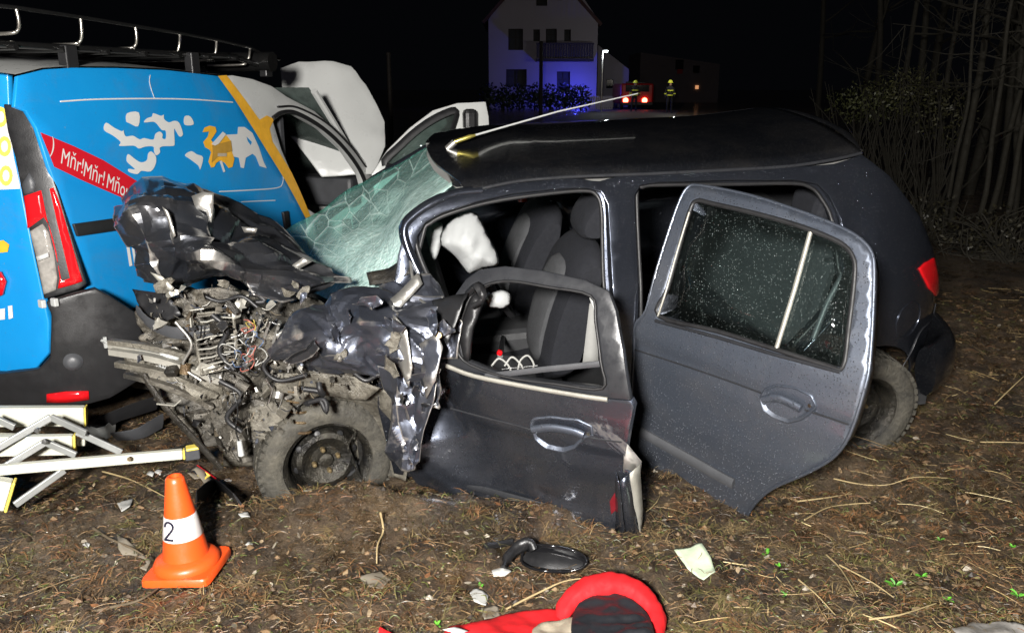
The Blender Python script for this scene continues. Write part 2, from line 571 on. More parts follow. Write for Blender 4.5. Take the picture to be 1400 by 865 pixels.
plain('trim_dark', (.022, .023, .026), .3, 0, .3, 9, .1)
plain('wire_red', (.30, .09, .07), .4); plain('wire_white', (.38, .38, .36), .4); plain('wire_blue', (.07, .11, .20), .4); plain('wire_black', (.015, .015, .015), .35)
plain('wire_yellow', (.35, .28, .07), .4)
plain('brass', (.72, .62, .16), .3, .85, .2); plain('chrome', (.72, .72, .72), .16, 1.0, .15, 9, .05)
plain('bolt_gold', (.42, .32, .17), .35, .8, .4)
plain('lamp_red', (.62, .008, .012), .12, 0, .2, 9, .05, 60, .6)
plain('red_cloth', (.62, .012, .016), .75, 0, .2, 20, .35, 300, 0, .3)
plain('white_paint', (.55, .56, .545), .3, 0, .06, 5, .06, 60, .5)
plain('white_film', (.60, .60, .585), .35, 0, .05, 6, .05)
plain('red_reflection_tint', (.13, .007, .012), .4, 0, .5, 25, .1)  # colour of the painted red reflection on the front door
plain('red_film', (.50, .010, .020), .3, 0, .1, 6, .05)
plain('orange_film', (.80, .40, .035), .35, 0, .35, 14, .1)
plain('ochre_film', (.42, .24, .04), .4, 0, .35, 18, .1)
plain('yellow_film', (.75, .60, .10), .35, 0, .2)
plain('airbag_cloth', (.36, .372, .372), .8, 0, .12, 9, .4, 250, 0, .2)
plain('beige_cloth', (.42, .36, .27), .8, 0, .12, 14, .5, 300, 0, .3)
plain('black_lining', (.012, .013, .016), .48, 0, .3, 14, .35, 40)
plain('seat_dark', (.014, .015, .019), .85, 0, .25, 30, .5, 420, 0, .3)
plain('seat_grey', (.060, .062, .066), .85, 0, .25, 30, .6, 420, 0, .3)
plain('headliner', (.22, .22, .21), .9, 0, .15)
plain('dash', (.030, .031, .033), .6, 0, .3, 9, .4, 300)
plain('alu_white', (.50, .50, .42), .42, 0, .12, 6, .12, 60)
plain('alu_grey', (.36, .37, .36), .45, .55, .25, 6, .15, 60)
plain('cap_yellow', (.70, .56, .10), .45, 0, .2)
plain('mirror_black', (.008, .008, .009), .16, 0, .3, 9, .05, 60, .5)
plain('rack_black', (.010, .010, .010), .22, .2, .3, 9, .1, 60, .5)
plain('rack_bright', (.42, .40, .36), .3, .9, .3)
plain('asphalt', (.05, .05, .052), .7, 0, .4, 30, .6, 200)
plain('paper_white', (.40, .40, .38), .7, 0, .15, 20, .3)
plain('paper_green', (.50, .58, .42), .6, 0, .3, 20, .3)
plain('plate_white', (.20, .175, .135), .5, 0, .3, 30, .2)
plain('orange_peel', (.75, .36, .04), .5, 0, .3)
plain('twig', (.10, .075, .045), .8, 0, .4, 30, .5, 200)
plain('twig_pale', (.34, .26, .13), .7, 0, .3, 30, .4, 200)
plain('clear_plastic', (.42, .40, .37), .10, .4, .6, 30, .5, 30)
plain('bark', (.018, .016, .011), .85, 0, .45, 12, .9, 60, 0, .3)
plain('wall_far', (.42, .38, .40), .85, 0, .1, .4, .2, 8)
plain('wall_far2', (.13, .11, .105), .85, 0, .15, .4, .2, 8)
plain('roof_far', (.10, .05, .04), .8, 0, .2, 2, .3, 6)
plain('wood_dark', (.035, .028, .022), .7)
plain('far_red', (.30, .012, .010), .3, 0, .1, 2, .0, 8, .5)
plain('uniform', (.012, .013, .020), .8); plain('skin', (.45, .28, .20), .6)

# cone plastic
plain('cone_orange', (.80, .085, .012), .38, 0, .10, 8, .12, 80, .25)
plain('cone_white', (.62, .60, .585), .4, 0, .06, 8, .05)
plain('ink', (.012, .013, .03), .5)

def vanpaint():
    m, t, b = nt('van_blue')
    f = noise_n(t, 2.2, 5)
    g_ = ramp(t, noise_n(t, 3.0, 8, .75, dist=.7), [(.50, 0), (.78, .32)])
    sp_ = ramp(t, noise_n(t, 70, 4, .7), [(.66, 0), (.72, .5)])
    L(t, mixc(t, sp_, mixc(t, g_, mixc(t, f, (.004, .20, .52), (.008, .27, .62)), (.10, .14, .17)), (.16, .17, .16)), b.inputs['Base Color'])
    L(t, ramp(t, noise_n(t, 6, 5), [(.3, .30), (.7, .44)]), b.inputs['Roughness'])
    b.inputs['Coat Weight'].default_value = .5; b.inputs['Coat Roughness'].default_value = .15
    bump(t, b, noise_n(t, 4, 3), .08, .01)
    MATS['van_blue'] = m
vanpaint()

def tinted(name, col, rough=.4, metal=0.0, sc=1.0):
    """colour from the piece's own tint attribute, with fine grain"""
    m, t, b = nt(name)
    a = node(t, 'ShaderNodeAttribute'); a.attribute_name = 'tint'
    f = ramp(t, noise_n(t, 60 * sc, 4), [(.3, .55), (.7, 1.25)])
    L(t, mixc(t, 1.0, a.outputs['Color'], f, 'MULTIPLY'), b.inputs['Base Color'])
    L(t, ramp(t, noise_n(t, 25 * sc, 3), [(.35, rough * .5), (.65, rough * 1.3)]), b.inputs['Roughness'])
    b.inputs['Metallic'].default_value = metal
    bump(t, b, noise_n(t, 120 * sc, 3), .4, .003)
    MATS[name] = m
tinted('litter', None, .62); tinted('fibre', None, .7); tinted('debris', None, .45, .25); tinted('leaf', None, .6)

def glassmat(name, tint, alpha, beads=True, haze=.0, hazecol=(.4, .5, .48)):
    m, t, b = nt(name)
    out = t.nodes['Material Output']
    tr = node(t, 'ShaderNodeBsdfTransparent'); tr.inputs[0].default_value = c4(tint)
    gl = node(t, 'ShaderNodeBsdfGlossy'); gl.inputs['Roughness'].default_value = .04
    fr = node(t, 'ShaderNodeFresnel'); fr.inputs[0].default_value = 1.5
    mx = node(t, 'ShaderNodeMixShader'); L(t, fr.outputs[0], mx.inputs[0]); L(t, tr.outputs[0], mx.inputs[1]); L(t, gl.outputs[0], mx.inputs[2])
    last = mx.outputs[0]
    if haze:
        df = node(t, 'ShaderNodeBsdfDiffuse'); df.inputs[0].default_value = c4(hazecol)
        hm = node(t, 'ShaderNodeMixShader'); L(t, math_n(t, 'MULTIPLY', ramp(t, noise_n(t, 5, 5, .7), [(.3, .4), (.7, 1.0)]), haze), hm.inputs[0]); L(t, last, hm.inputs[1]); L(t, df.outputs[0], hm.inputs[2])
        last = hm.outputs[0]
    if beads:
        d1 = droplets(t, 150, .15, .24, .30); d2 = droplets(t, 70, .10, .17, .18)
        d = math_n(t, 'MAXIMUM', d1, d2)
        bp = node(t, 'ShaderNodeBump'); bp.inputs['Strength'].default_value = 1.0; bp.inputs['Distance'].default_value = .006; L(t, d, bp.inputs['Height'])
        wt = node(t, 'ShaderNodeBsdfGlossy'); wt.inputs['Roughness'].default_value = .22; wt.inputs[0].default_value = (.75, .8, .8, 1); L(t, bp.outputs[0], wt.inputs['Normal'])
        df = node(t, 'ShaderNodeBsdfDiffuse'); df.inputs[0].default_value = (.42, .48, .47, 1)
        w2 = node(t, 'ShaderNodeMixShader'); w2.inputs[0].default_value = .5; L(t, wt.outputs[0], w2.inputs[1]); L(t, df.outputs[0], w2.inputs[2])
        m2 = node(t, 'ShaderNodeMixShader'); L(t, math_n(t, 'MULTIPLY', d, .62), m2.inputs[0]); L(t, last, m2.inputs[1]); L(t, w2.outputs[0], m2.inputs[2]); last = m2.outputs[0]
    L(t, last, out.inputs[0]); MATS[name] = m
glassmat('door_glass', (.80, .86, .85), .5, True, .008)
glassmat('plain_glass', (.60, .75, .70), .5, False, .16, (.42, .52, .48))
glassmat('rear_glass', (.30, .36, .35), .5, True, .02)

def shattered():
    m, t, b = nt('shattered_glass'); out = t.nodes['Material Output']
    co = objco(t)
    v = node(t, 'ShaderNodeTexVoronoi', feature='DISTANCE_TO_EDGE'); v.inputs['Scale'].default_value = 75; L(t, co, v.inputs['Vector'])
    v2 = node(t, 'ShaderNodeTexVoronoi', feature='DISTANCE_TO_EDGE'); v2.inputs['Scale'].default_value = 8; L(t, co, v2.inputs['Vector'])
    crack = math_n(t, 'MAXIMUM', ramp(t, v.outputs['Distance'], [(.0, .45), (.12, 0.0)]), ramp(t, v2.outputs['Distance'], [(.0, .35), (.02, 0.0)]))
    # cracks run out from the blow at the near lower corner; the glass round it is crushed milky
    imp = atY(520, 362, 3.52) - car(1.6, 0, 0); ax1 = atY(590, 199, 4.53) - atY(388, 323, 4.58); ax1 /= np.linalg.norm(ax1); ax2 = atY(621, 250, 3.60) - atY(591, 199, 4.53); ax2 -= (ax2 @ ax1) * ax1; ax2 /= np.linalg.norm(ax2)
    vs = node(t, 'ShaderNodeVectorMath', operation='SUBTRACT'); L(t, co, vs.inputs[0]); vs.inputs[1].default_value = tuple(imp)
    def dot(a_):
        q = node(t, 'ShaderNodeVectorMath', operation='DOT_PRODUCT'); L(t, vs.outputs[0], q.inputs[0]); q.inputs[1].default_value = tuple(a_); return q.outputs['Value']
    pa, pb = dot(ax1), dot(ax2)
    ang = math_n(t, 'ARCTAN2', pb, pa); rad = math_n(t, 'SQRT', math_n(t, 'ADD', math_n(t, 'MULTIPLY', pa, pa), math_n(t, 'MULTIPLY', pb, pb)))
    cb = node(t, 'ShaderNodeCombineXYZ'); L(t, math_n(t, 'MULTIPLY', ang, 9.0), cb.inputs[0]); L(t, math_n(t, 'MULTIPLY', math_n(t, 'LOGARITHM', math_n(t, 'ADD', rad, .05), 2.718), 3.2), cb.inputs[1])
    v3 = node(t, 'ShaderNodeTexVoronoi', feature='DISTANCE_TO_EDGE'); v3.inputs['Scale'].default_value = 1.0; L(t, cb.outputs[0], v3.inputs['Vector'])
    crack = math_n(t, 'MAXIMUM', crack, ramp(t, v3.outputs['Distance'], [(.0, .75), (.05, 0.0)]))
    near_ = ramp(t, rad, [(.12, .95), (.50, .62), (.90, .16)])
    milk = math_n(t, 'MULTIPLY', near_, ramp(t, noise_n(t, 5, 7, .75, dist=.8), [(.30, .45), (.60, 1.15)]), True)
    cv = node(t, 'ShaderNodeTexVoronoi', feature='F1'); cv.inputs['Scale'].default_value = 70; L(t, co, cv.inputs['Vector'])
    cell = mixc(t, cv.outputs['Color'], (.30, .48, .44), (.54, .70, .65))
    cell = mixc(t, .55, cell, mixc(t, noise_n(t, 9, 6, .7), (.20, .40, .37), (.62, .78, .72)))
    L(t, mixc(t, crack, cell, (.72, .84, .78)), b.inputs['Base Color'])
    b.inputs['Roughness'].default_value = .18
    p = bump(t, None, cv.outputs['Distance'], .8, .006); bump(t, b, noise_n(t, 12, 5), .5, .02, p)
    tr = node(t, 'ShaderNodeBsdfTransparent'); tr.inputs[0].default_value = (.50, .78, .72, 1)
    mx = node(t, 'ShaderNodeMixShader')
    L(t, math_n(t, 'MAXIMUM', math_n(t, 'MULTIPLY', milk, .95), math_n(t, 'MULTIPLY', crack, .8)), mx.inputs[0])
    L(t, tr.outputs[0], mx.inputs[1]); L(t, b.outputs[0], mx.inputs[2]); L(t, mx.outputs[0], out.inputs[0])
    MATS['shattered_glass'] = m
shattered()

def emis(name, col, s):
    m, t, b = nt(name)
    b.inputs['Base Color'].default_value = c4([q * .3 for q in col]); b.inputs['Emission Color'].default_value = c4(col); b.inputs['Emission Strength'].default_value = s
    MATS[name] = m
emis('glow_red', (1, .10, .05), 14); emis('glow_blue', (.12, .16, 1), 5); emis('glow_green', (.1, 1, .45), 2.5); emis('glow_lamp', (.9, .95, 1), 7)
emis('glow_amber', (1, .45, .2), .5)
plain('hi_vis', (.75, .85, .08), .4)

def groundmat():
    m, t, b = nt('mud_ground')
    co = objco(t)
    n1 = noise_n(t, 2.3, 9, .72, co); n2 = noise_n(t, 11, 8, .75, co, .5); n3 = noise_n(t, 55, 6, .75, co); n4 = noise_n(t, 160, 4, .7, co)
    c = mixc(t, ramp(t, n2, [(.36, 0), (.64, 1)]), (.030, .019, .011), (.150, .098, .054))
    c = mixc(t, ramp(t, n1, [(.45, 0), (.70, 1)]), c, (.205, .150, .092))
    c = mixc(t, ramp(t, n3, [(.58, 0), (.72, .85)]), c, (.36, .29, .20))
    c = mixc(t, ramp(t, n3, [(.30, 1), (.48, 0)]), c, (.010, .008, .006))
    mo = ramp(t, noise_n(t, 4.1, 8, .75, co, 1.0), [(.58, 0), (.72, .45)])
    c = mixc(t, mo, c, (.13, .125, .035))
    c = mixc(t, ramp(t, noise_n(t, 2.6, 7, .7, co, .8), [(.55, 0), (.68, .55)]), c, (.22, .115, .05))
    c = mixc(t, ramp(t, noise_n(t, 1.7, 6, .7, co, 1.2), [(.38, .85), (.52, 0)]), c, (.026, .018, .012))
    L(t, c, b.inputs['Base Color'])
    L(t, ramp(t, noise_n(t, 9, 6, .7, co), [(.42, .10), (.55, .70)]), b.inputs['Roughness'])
    p = bump(t, None, n2, .8, .06); p = bump(t, None, n3, 1.0, .03, p); bump(t, b, n4, .9, .010, p)
    b.inputs['Coat Weight'].default_value = .35; b.inputs['Coat Roughness'].default_value = .12
    MATS['mud_ground'] = m
groundmat()
M = MATS
# ------------------------------------------------------------------ ground, road
def axis(lo, a, b, hi, fine, grow=1.22):
    c = list(np.arange(a, b, fine)); st = fine; q = b
    while q < hi: c.append(q); st *= grow; q += st
    c.append(hi); st = fine; q = a
    pre = []
    while q > lo: st *= grow; q -= st; pre.append(max(q, lo))
    return np.array(list(reversed(pre)) + c)
XS = axis(-260, -2.6, 3.6, 260, .018); YS = axis(-30, 2.1, 5.2, 280, .018)
GX, GY = np.meshgrid(XS, YS)
GZ = gz(GX, GY)
nx, ny = len(XS), len(YS)
idx = np.arange(nx * ny).reshape(ny, nx)
GF = np.stack([idx[:-1, :-1], idx[:-1, 1:], idx[1:, 1:], idx[1:, :-1]], -1).reshape(-1, 4)
ground = mesh_obj('ground', np.stack([GX, GY, GZ], -1).reshape(-1, 3), GF.tolist(), M['mud_ground'], None, 180)
tag(ground, 'muddy verge strewn with roots and dead leaves', None, None, 'structure')

rd = np.array([.21, .978]); rp = np.array([rd[1], -rd[0]])
rc = np.array([-2.75, 5.6])
RV, RF = [], []
prev = None
for i, s in enumerate([0, .6, 2, 5, 10, 20, 40, 70, 120, 200]):
    for w in (-2.6, -1.3, 0, 1.3, 2.6):
        p = rc + rd * s + rp * w
        RV.append((p[0], p[1], max(gz1(p[0], p[1]), .15) + .03 - .01 * abs(w)))
    if i:
        for k in range(4): a = (i - 1) * 5 + k; RF.append((a, a + 1, a + 6, a + 5))
road = mesh_obj('road', RV, RF, M['asphalt'], None, 40)
tag(road, 'narrow dark asphalt road running off behind the van', None, None, 'structure')

# ------------------------------------------------------------------ the van
VYAW = R(15)
ves = np.array([math.sin(VYAW), math.cos(VYAW), 0]); ven = np.array([math.cos(VYAW), -math.sin(VYAW), 0])
VP0 = atZ(108, 392, .84); VP0[2] = 0
def voff(s, z):
    return -.09 * max(0, (z - .95) / .85) ** 1.6 - .02 * max(0, .6 - z)
VS = Surf(VP0, ves, ven, (0, 0, 1), voff)
def van(s, n, z): return VP0 + ves * s + ven * n + np.array([0, 0, z])
vt = thing('delivery_van', 'blue and white delivery van with raised bonnet and black roof rack', 'van', van(1.8, -.85, .15))

def H(l): return [VS.hit(*p) for p in l]
# blue cargo side: outline in photo pixels, lower parts hidden by the wreck are carried on down
seam = [(300, 104), (322, 135), (343, 168), (366, 205), (392, 248), (418, 298)]
rear_edge = [(20, 146), (36, 152), (50, 175), (66, 225), (80, 262), (100, 330), (118, 388)]
so = H([(24, 104), (60, 95), (100, 92.5), (160, 93), (230, 96)]) + H(seam)
sb, zb = so[-1]
so += [(sb + .02, .55), (sb, .30), (.62, .30), (.60, .52), (.48, .66), (.30, .66), (.16, .60), (.06, .55)] + H(list(reversed(rear_edge)))
surf_panel('side_panel', VS, so, M['van_blue'], vt, px=False, sp=.07, thick=.02, bevel=.004)
# white front of the cab: pillar and door surround round the open doorway
roofend = H([(318, 103), (345, 108), (372, 118), (392, 132), (430, 152), (468, 186), (500, 222), (512, 240)])
fo = [VS.hit(303, 104)] + roofend
sl = roofend[-1][0]
fo += [(sl + .06, 1.02), (sl + 1.02, .92), (sl + 1.1, .40), (sl + .95, .35), (sl + .9, .58), (sl + .7, .68), (sl + .45, .66), (sl + .30, .52), (sl + .25, .30), (sb + .05, .30), (sb + .06, .55)] + [(s + .012, z) for s, z in reversed(H(seam[1:]))]
dw = H([(372, 162), (385, 154), (405, 155), (440, 175), (470, 203), (494, 238)])
dw = dw + [(dw[-1][0] + .08, .85), (dw[-1][0] + .02, .40), (sb + .12, .40), (sb + .14, .85)] + H([(420, 285), (402, 245), (385, 205)])
front_side = surf_panel('cab_side', VS, fo, M['white_paint'], vt, holes=[dw], px=False, sp=.07, thick=.05, bevel=.004)
# door seal, thick black rubber round the doorway
mb = MB(); mb.tube([VS.P(s, z, .004) for s, z in spline(dw[:7], 5)], .014, 8); mb.build('door_seal', M['rubber'], vt, 60)
mb = MB(); mb.tube([VS.P(s, z, .008) for s, z in spline(H([(378, 146), (405, 147), (445, 168), (478, 200), (499, 228)]), 5)], .007, 6); mb.build('drip_rail', M['rubber'], vt, 60)
# roof
rs = H([(24, 103), (60, 94), (100, 91.5), (160, 92), (230, 95), (300, 103), (345, 108), (372, 118), (392, 132)])
V, F = [], []
W_ = 1.66
for i, (s, z) in enumerate(rs):
    o0 = voff(s, z)
    for k in range(9):
        q = k / 8
        V.append(van(s, o0 - .01 - (W_ + 2 * o0 - .02) * q, z + .055 * math.sin(math.pi * q) + .003))
    if i:
        for k in range(8): a = (i - 1) * 9 + k; F.append((a, a + 1, a + 10, a + 9))
o = mesh_obj('roof', V, F, M['white_paint'], vt, 50)
# far side with a window opening, floor, rear bulkhead
far_o = [(s, z) for s, z in rs] + [(sl + .05, 1.0), (sl + 1.0, .9), (sl + 1.0, .35), (.1, .35)]
fwo = [(sb + .15, 1.05), (sb + .10, 1.5), (sb + .45, 1.55), (sb + .75, 1.35), (sl - .05, 1.05)]
FS = Surf(VP0 - ven * W_, ves, -ven, (0, 0, 1), voff)
surf_panel('far_side', FS, far_o, M['white_paint'], vt, holes=[fwo], px=False, sp=.12, thick=.03)
surf_panel('far_window', FS, fwo, M['plain_glass'], vt, px=False, sp=.2, e=-.01, thick=.004)
# far door's inner trim, seen through the doorway
mb = MB()
mb.box(van(sb + .62, -W_ + .07, .78), (.10, 1.0, .48), rot('z', -VYAW)); o = mb.build('door_trim', M['grey_plastic'], vt, None, bevel=.02)
mb = MB(); mb.box(van(sb + .58, -W_ + .14, .84), (.07, .62, .10), rot('z', -VYAW)); mb.build('armrest', M['pale_plastic'], vt, None, bevel=.02)
mb = MB(); mb.lathe([(0.0, .02), (.07, .02), (.085, .0), (.07, .012), (0, .012)], van(sb + .95, -W_ + .125, .76), ven, 20); mb.build('speaker_grille', M['black_plastic'], vt, 40)
mb = MB(); mb.box(van(sb + .5, -.85, .42), (1.55, 1.3, .06), rot('z', -VYAW)); mb.build('cab_floor', M['dash'], vt)
mb = MB(); mb.box(van(sb - .05, -.85, 1.05), (1.5, .04, 1.2), rot('z', -VYAW)); mb.build('bulkhead', M['grey_plastic'], vt)
mb = MB(); mb.box(van(sl - .05, -.85, .90), (1.5, .34, .22), rot('z', -VYAW)); mb.build('dashboard', M['grey_plastic'], vt, None, bevel=.03)
for n_, w_ in ((-.45, .46), (-1.2, .46)):
    mb = MB(); mb.box(van(sb + .28, n_, .72), (w_, .46, .16), rot('z', -VYAW)); mb.box(van(sb + .10, n_, 1.05), (w_, .14, .60), rot('z', -VYAW) @ rot('x', .15)); mb.build('cab_seat', M['seat_dark'], vt, None, bevel=.04)
for n_ in (-.02, -W_ + .02):
    mb = MB(); mb.tube([van(sl - .02, n_ - .04 * np.sign(n_ + .8), 1.0), van(sb + .45, n_ - .10 * np.sign(n_ + .8), 1.66)], .025, 8); mb.build('screen_pillar', M['white_paint'], vt, 40)
cors = [van(sl, -.08, 1.02), van(sl, -W_ + .08, 1.02), van(sb + .45, -W_ + .16, 1.68), van(sb + .45, -.16, 1.68)]
flat_panel('windscreen', cors, M['plain_glass'], vt, .3, thick=.005)
# nose below the bonnet and front bumper, wings
mb = MB(); mb.box(van(sl + .52, -.83, .66), (1.56, .98, .42), rot('z', -VYAW)); mb.build('nose', M['white_paint'], vt, None, bevel=.08)
# raised bonnet (bowed panel standing up on its hinges)
hb = [atY(386, 128, 6.75), atY(383, 92, 6.85), atY(408, 84, 6.9), atY(455, 85, 6.95), atY(480, 92, 7.0), atY(500, 118, 7.0), atY(515, 145, 6.95), atY(526, 168, 6.9), atY(527, 200, 6.75), atY(512, 236, 6.6), atY(440, 240, 6.5), atY(392, 180, 6.6)]
def bow(pts, Q, n): 
    r2 = (pts ** 2).sum(1); return n[None] * (.05 - .22 * r2)[:, None]
o = flat_panel('bonnet', hb, M['white_paint'], vt, .06, bow, thick=.03, bevel=.008)
hbi = [np.array(p) * .72 + np.mean(hb, 0) * .28 for p in hb]
# open front door, swung right out, seen edge-on
dd = np.array([.955, .30, 0]); dn = np.array([.30, -.955, 0])
DS = Surf(atY(505, 240, 6.05), dd, dn, (0, 0, 1), lambda s, z: -.14 * max(0, z + .1))
vdo = [(508, 238), (530, 205), (560, 175), (592, 151), (625, 141), (664, 139), (668, 160), (672, 250), (660, 330), (520, 330)]
vdh = [(527, 226), (550, 196), (578, 172), (606, 156), (624, 153), (617, 182), (604, 230)]
surf_panel('front_door', DS, vdo, M['white_paint'], vt, holes=[vdh], sp=.06, thick=.035, bevel=.006)
surf_panel('door_glass', DS, vdh, M['plain_glass'], vt, sp=.2, e=-.02, thick=.004)
mb = MB(); mb.tube([DS.px(*p, .012) for p in spline(vdh, 4, True)] + [DS.px(*vdh[0], .012)], .030, 8, flat=(1, .5)); mb.build('window_seal', M['rubber'], vt, 60)
# mirror on that door
mb = MB(); mb.box(DS.px(640, 170, .05), (.10, .10, .22), rot('z', .3)); mb.build('mirror', M['black_plastic'], vt, None, bevel=.03)

# sliding-door rail, white strips painting the glint on recess pressings
def strip(name, S, pxs, w, mat, parent, e=.006, n=4, flat=(1, .5)):
    mb = MB(); mb.tube([S.px(*p, e) for p in spline(pxs, n)], w, 8, flat=flat); return mb.build(name, mat, parent, 60)
surf_panel('slide_rail', VS, [(98, 306), (170, 296), (230, 287), (232, 303), (172, 313), (104, 323)], M['black_plastic'], vt, sp=.1, e=.012, thick=.02, bevel=.004)
strip('crease_glint', VS, [(82, 139), (130, 136), (200, 135), (260, 136), (318, 140)], .0035, M['white_film'], vt, .002)
strip('crease_glint', VS, [(205, 103), (204, 112), (207, 124), (211, 135)], .003, M['white_film'], vt, .002)
strip('crease_glint', VS, [(300, 262), (340, 260), (378, 257), (386, 250), (386, 235), (378, 212)], .0035, M['white_film'], vt, .002)
strip('crease_glint', VS, [(330, 276), (350, 275), (376, 274)], .003, M['white_film'], vt, .002)
surf_panel('door_handle', VS, [(384, 290), (391, 288), (394, 312), (388, 314)], M['black_plastic'], vt, sp=.05, e=.02, thick=.02, bevel=.004)
# orange edge stripe between blue and white
st1 = [(297, 104), (309, 103), (334, 136), (354, 164), (364, 158), (374, 163), (368, 176), (372, 194), (398, 236), (424, 296), (417, 298), (390, 248), (364, 206), (341, 169), (320, 136)]
surf_panel('edge_stripe', VS, st1, M['orange_film'], vt, sp=.05, e=.004, thick=.0)
# sash
sash = [(54, 181), (100, 200), (140, 219), (190, 250), (182, 277), (140, 259), (110, 246), (73, 228)]
surf_panel('sash', VS, sash, M['red_film'], vt, sp=.06, e=.004)
# white strokes of the half-covered lettering
def Z2(l): return [(130 + x / 5.6, 130 + y / 5.6) for x, y in l]
strokes = [
 [(62, 268), (78, 212), (140, 250), (200, 278), (212, 262), (216, 290), (232, 318), (285, 312), (335, 340), (370, 330), (440, 342), (455, 300), (488, 280), (512, 300), (510, 330), (535, 335), (535, 275), (505, 268), (470, 225), (440, 205), (370, 210), (390, 180), (430, 165), (440, 140), (500, 160), (520, 150), (524, 185), (560, 210), (600, 198), (640, 215), (668, 300), (640, 318), (610, 270), (600, 265), (604, 370), (590, 390), (520, 392), (490, 405), (492, 440), (462, 462), (445, 430), (440, 395), (380, 395), (330, 410), (290, 388), (180, 390), (190, 360), (130, 310)],
 [(240, 140), (330, 135), (325, 240), (255, 215), (232, 200)],
 [(680, 165), (725, 165), (750, 225), (680, 228)],
 [(246, 452), (300, 490), (345, 515), (390, 500), (400, 450), (425, 432), (460, 470), (458, 530), (420, 585), (350, 580), (318, 605), (255, 590), (250, 565), (300, 570), (270, 540), (236, 505)],
 [(682, 460), (730, 430), (775, 455), (822, 478), (800, 570), (785, 540), (720, 490)]]
for st in strokes: surf_panel('letter_stroke', VS, [tuple(q) for q in spline(Z2(st), 3, True)], M['white_film'], vt, sp=.03, e=.004)
surf_panel('emblem_sheet', VS, Z2([(985, 305), (1085, 300), (1090, 245), (1140, 245), (1200, 290), (1250, 400), (1285, 510), (1310, 560), (1255, 545), (1225, 470), (1200, 450), (1150, 480), (1135, 560), (1110, 555), (1095, 480), (1050, 470), (1030, 400)]), M['white_film'], vt, holes=[Z2([(1155, 318), (1195, 360), (1188, 385), (1165, 355)])], sp=.03, e=.004)
surf_panel('emblem', VS, Z2([(815, 285), (830, 250), (870, 235), (915, 245), (922, 280), (900, 315), (880, 345), (905, 375), (950, 330), (1000, 310), (1030, 350), (1040, 430), (1060, 490), (1045, 550), (1015, 560), (985, 520), (950, 500), (920, 520), (905, 550), (880, 555), (860, 510), (880, 440), (870, 420), (835, 400), (820, 360), (855, 320), (865, 280)]), M['orange_film'], vt, sp=.03, e=.006)
surf_panel('emblem_shade', VS, Z2([(885, 385), (1030, 350), (1040, 430), (1000, 440), (920, 480), (880, 520), (890, 440)]), M['ochre_film'], vt, sp=.03, e=.009)
surf_panel('emblem_band', VS, Z2([(878, 375), (965, 280), (990, 300), (935, 372), (905, 388)]), M['white_film'], vt, sp=.03, e=.011)
surf_panel('emblem_band', VS, Z2([(925, 445), (995, 445), (995, 470), (925, 470)]), M['beige_cloth'], vt, sp=.03, e=.011)
surf_panel('emblem_tip', VS, Z2([(945, 505), (965, 505), (990, 585), (975, 592)]), M['white_film'], vt, sp=.03, e=.006)
for st in ([(172, 338), (176, 337), (180, 363), (176, 364)], [(179, 337), (182, 336), (186, 362), (183, 363)]): surf_panel('tick_mark', VS, st, M['white_film'], vt, sp=.03, e=.004)
# sash lettering as real text outlines, three cries on the slant
def text_on(S, txt, u, v, ang, h, mat, parent, e=.006, bold=.004, shear=.0, name='lettering', sx=1.0):
    cu = bpy.data.curves.new('txt', 'FONT'); cu.body = txt; cu.size = 1.0; cu.offset = bold; cu.shear = shear; cu.resolution_u = 3; cu.fill_mode = 'FRONT'
    ob = bpy.data.objects.new('txt', cu); COL.objects.link(ob)
    dg = bpy.context.evaluated_depsgraph_get(); dg.update()
    me = bpy.data.meshes.new_from_object(ob.evaluated_get(dg))
    V = np.array([v_.co[:] for v_ in me.vertices]); Fc = [tuple(p.vertices) for p in me.polygons]
    bpy.data.objects.remove(ob); bpy.data.curves.remove(cu); bpy.data.meshes.remove(me)
    s0, z0 = S.hit(u, v); c, s_ = math.cos(ang), math.sin(ang)
    P = [S.P(s0 + (x * c * sx - y * s_) * h, z0 + (x * s_ * sx + y * c) * h, e) for x, y, _ in V]
    return mesh_obj(name, P, Fc, mat, parent)
a0 = VS.hit(75, 205); a1 = VS.hit(180, 258)
SLANT = math.atan2(a1[1] - a0[1], a1[0] - a0[0])
for (u, v, tx) in ((67, 207, ')'), (80.5, 222.5, 'Mňr!'), (111.5, 240, 'Mňr!'), (143, 256, 'Mňor!'), (178, 271, 'M')):
    text_on(VS, tx, u, v, SLANT, .098, M['white_film'], vt, bold=.0, sx=.66)

# rear face: tailgate, lamp, bumper
RS = Surf(VP0, -ven, -ves, (0, 0, 1), lambda s, z: -.05 * max(0, z - 1.0) + .02)
LSn = (ven * .62 - ves * .785); LSe = np.array([-LSn[1], LSn[0], 0])
LS = Surf(VP0 + ven * .005 - ves * .005, LSe, LSn, (0, 0, 1), lambda s, z: -.10 * max(0, z - .9) ** 1.3 - 1.4 * s * s + .035)
tg = [(-120, 95), (10, 95), (12, 145), (30, 268), (45, 345), (58, 405), (66, 440), (66, 482), (50, 503), (0, 512), (-120, 520)]
tgp = [RS.hit(*p) for p in tg]; 
tgp[0] = (1.60, tgp[1][1]); tgp[-1] = (1.60, tgp[-2][1])
tail = surf_panel('tailgate', RS, tgp, M['van_blue'], vt, px=False, sp=.06, thick=.03, bevel=.006)
surf_panel('sticker', RS, [(-60, 148), (4, 150), (14, 178), (20, 215), (29, 258), (-60, 262)], M['white_film'], tail, sp=.08, e=.004)
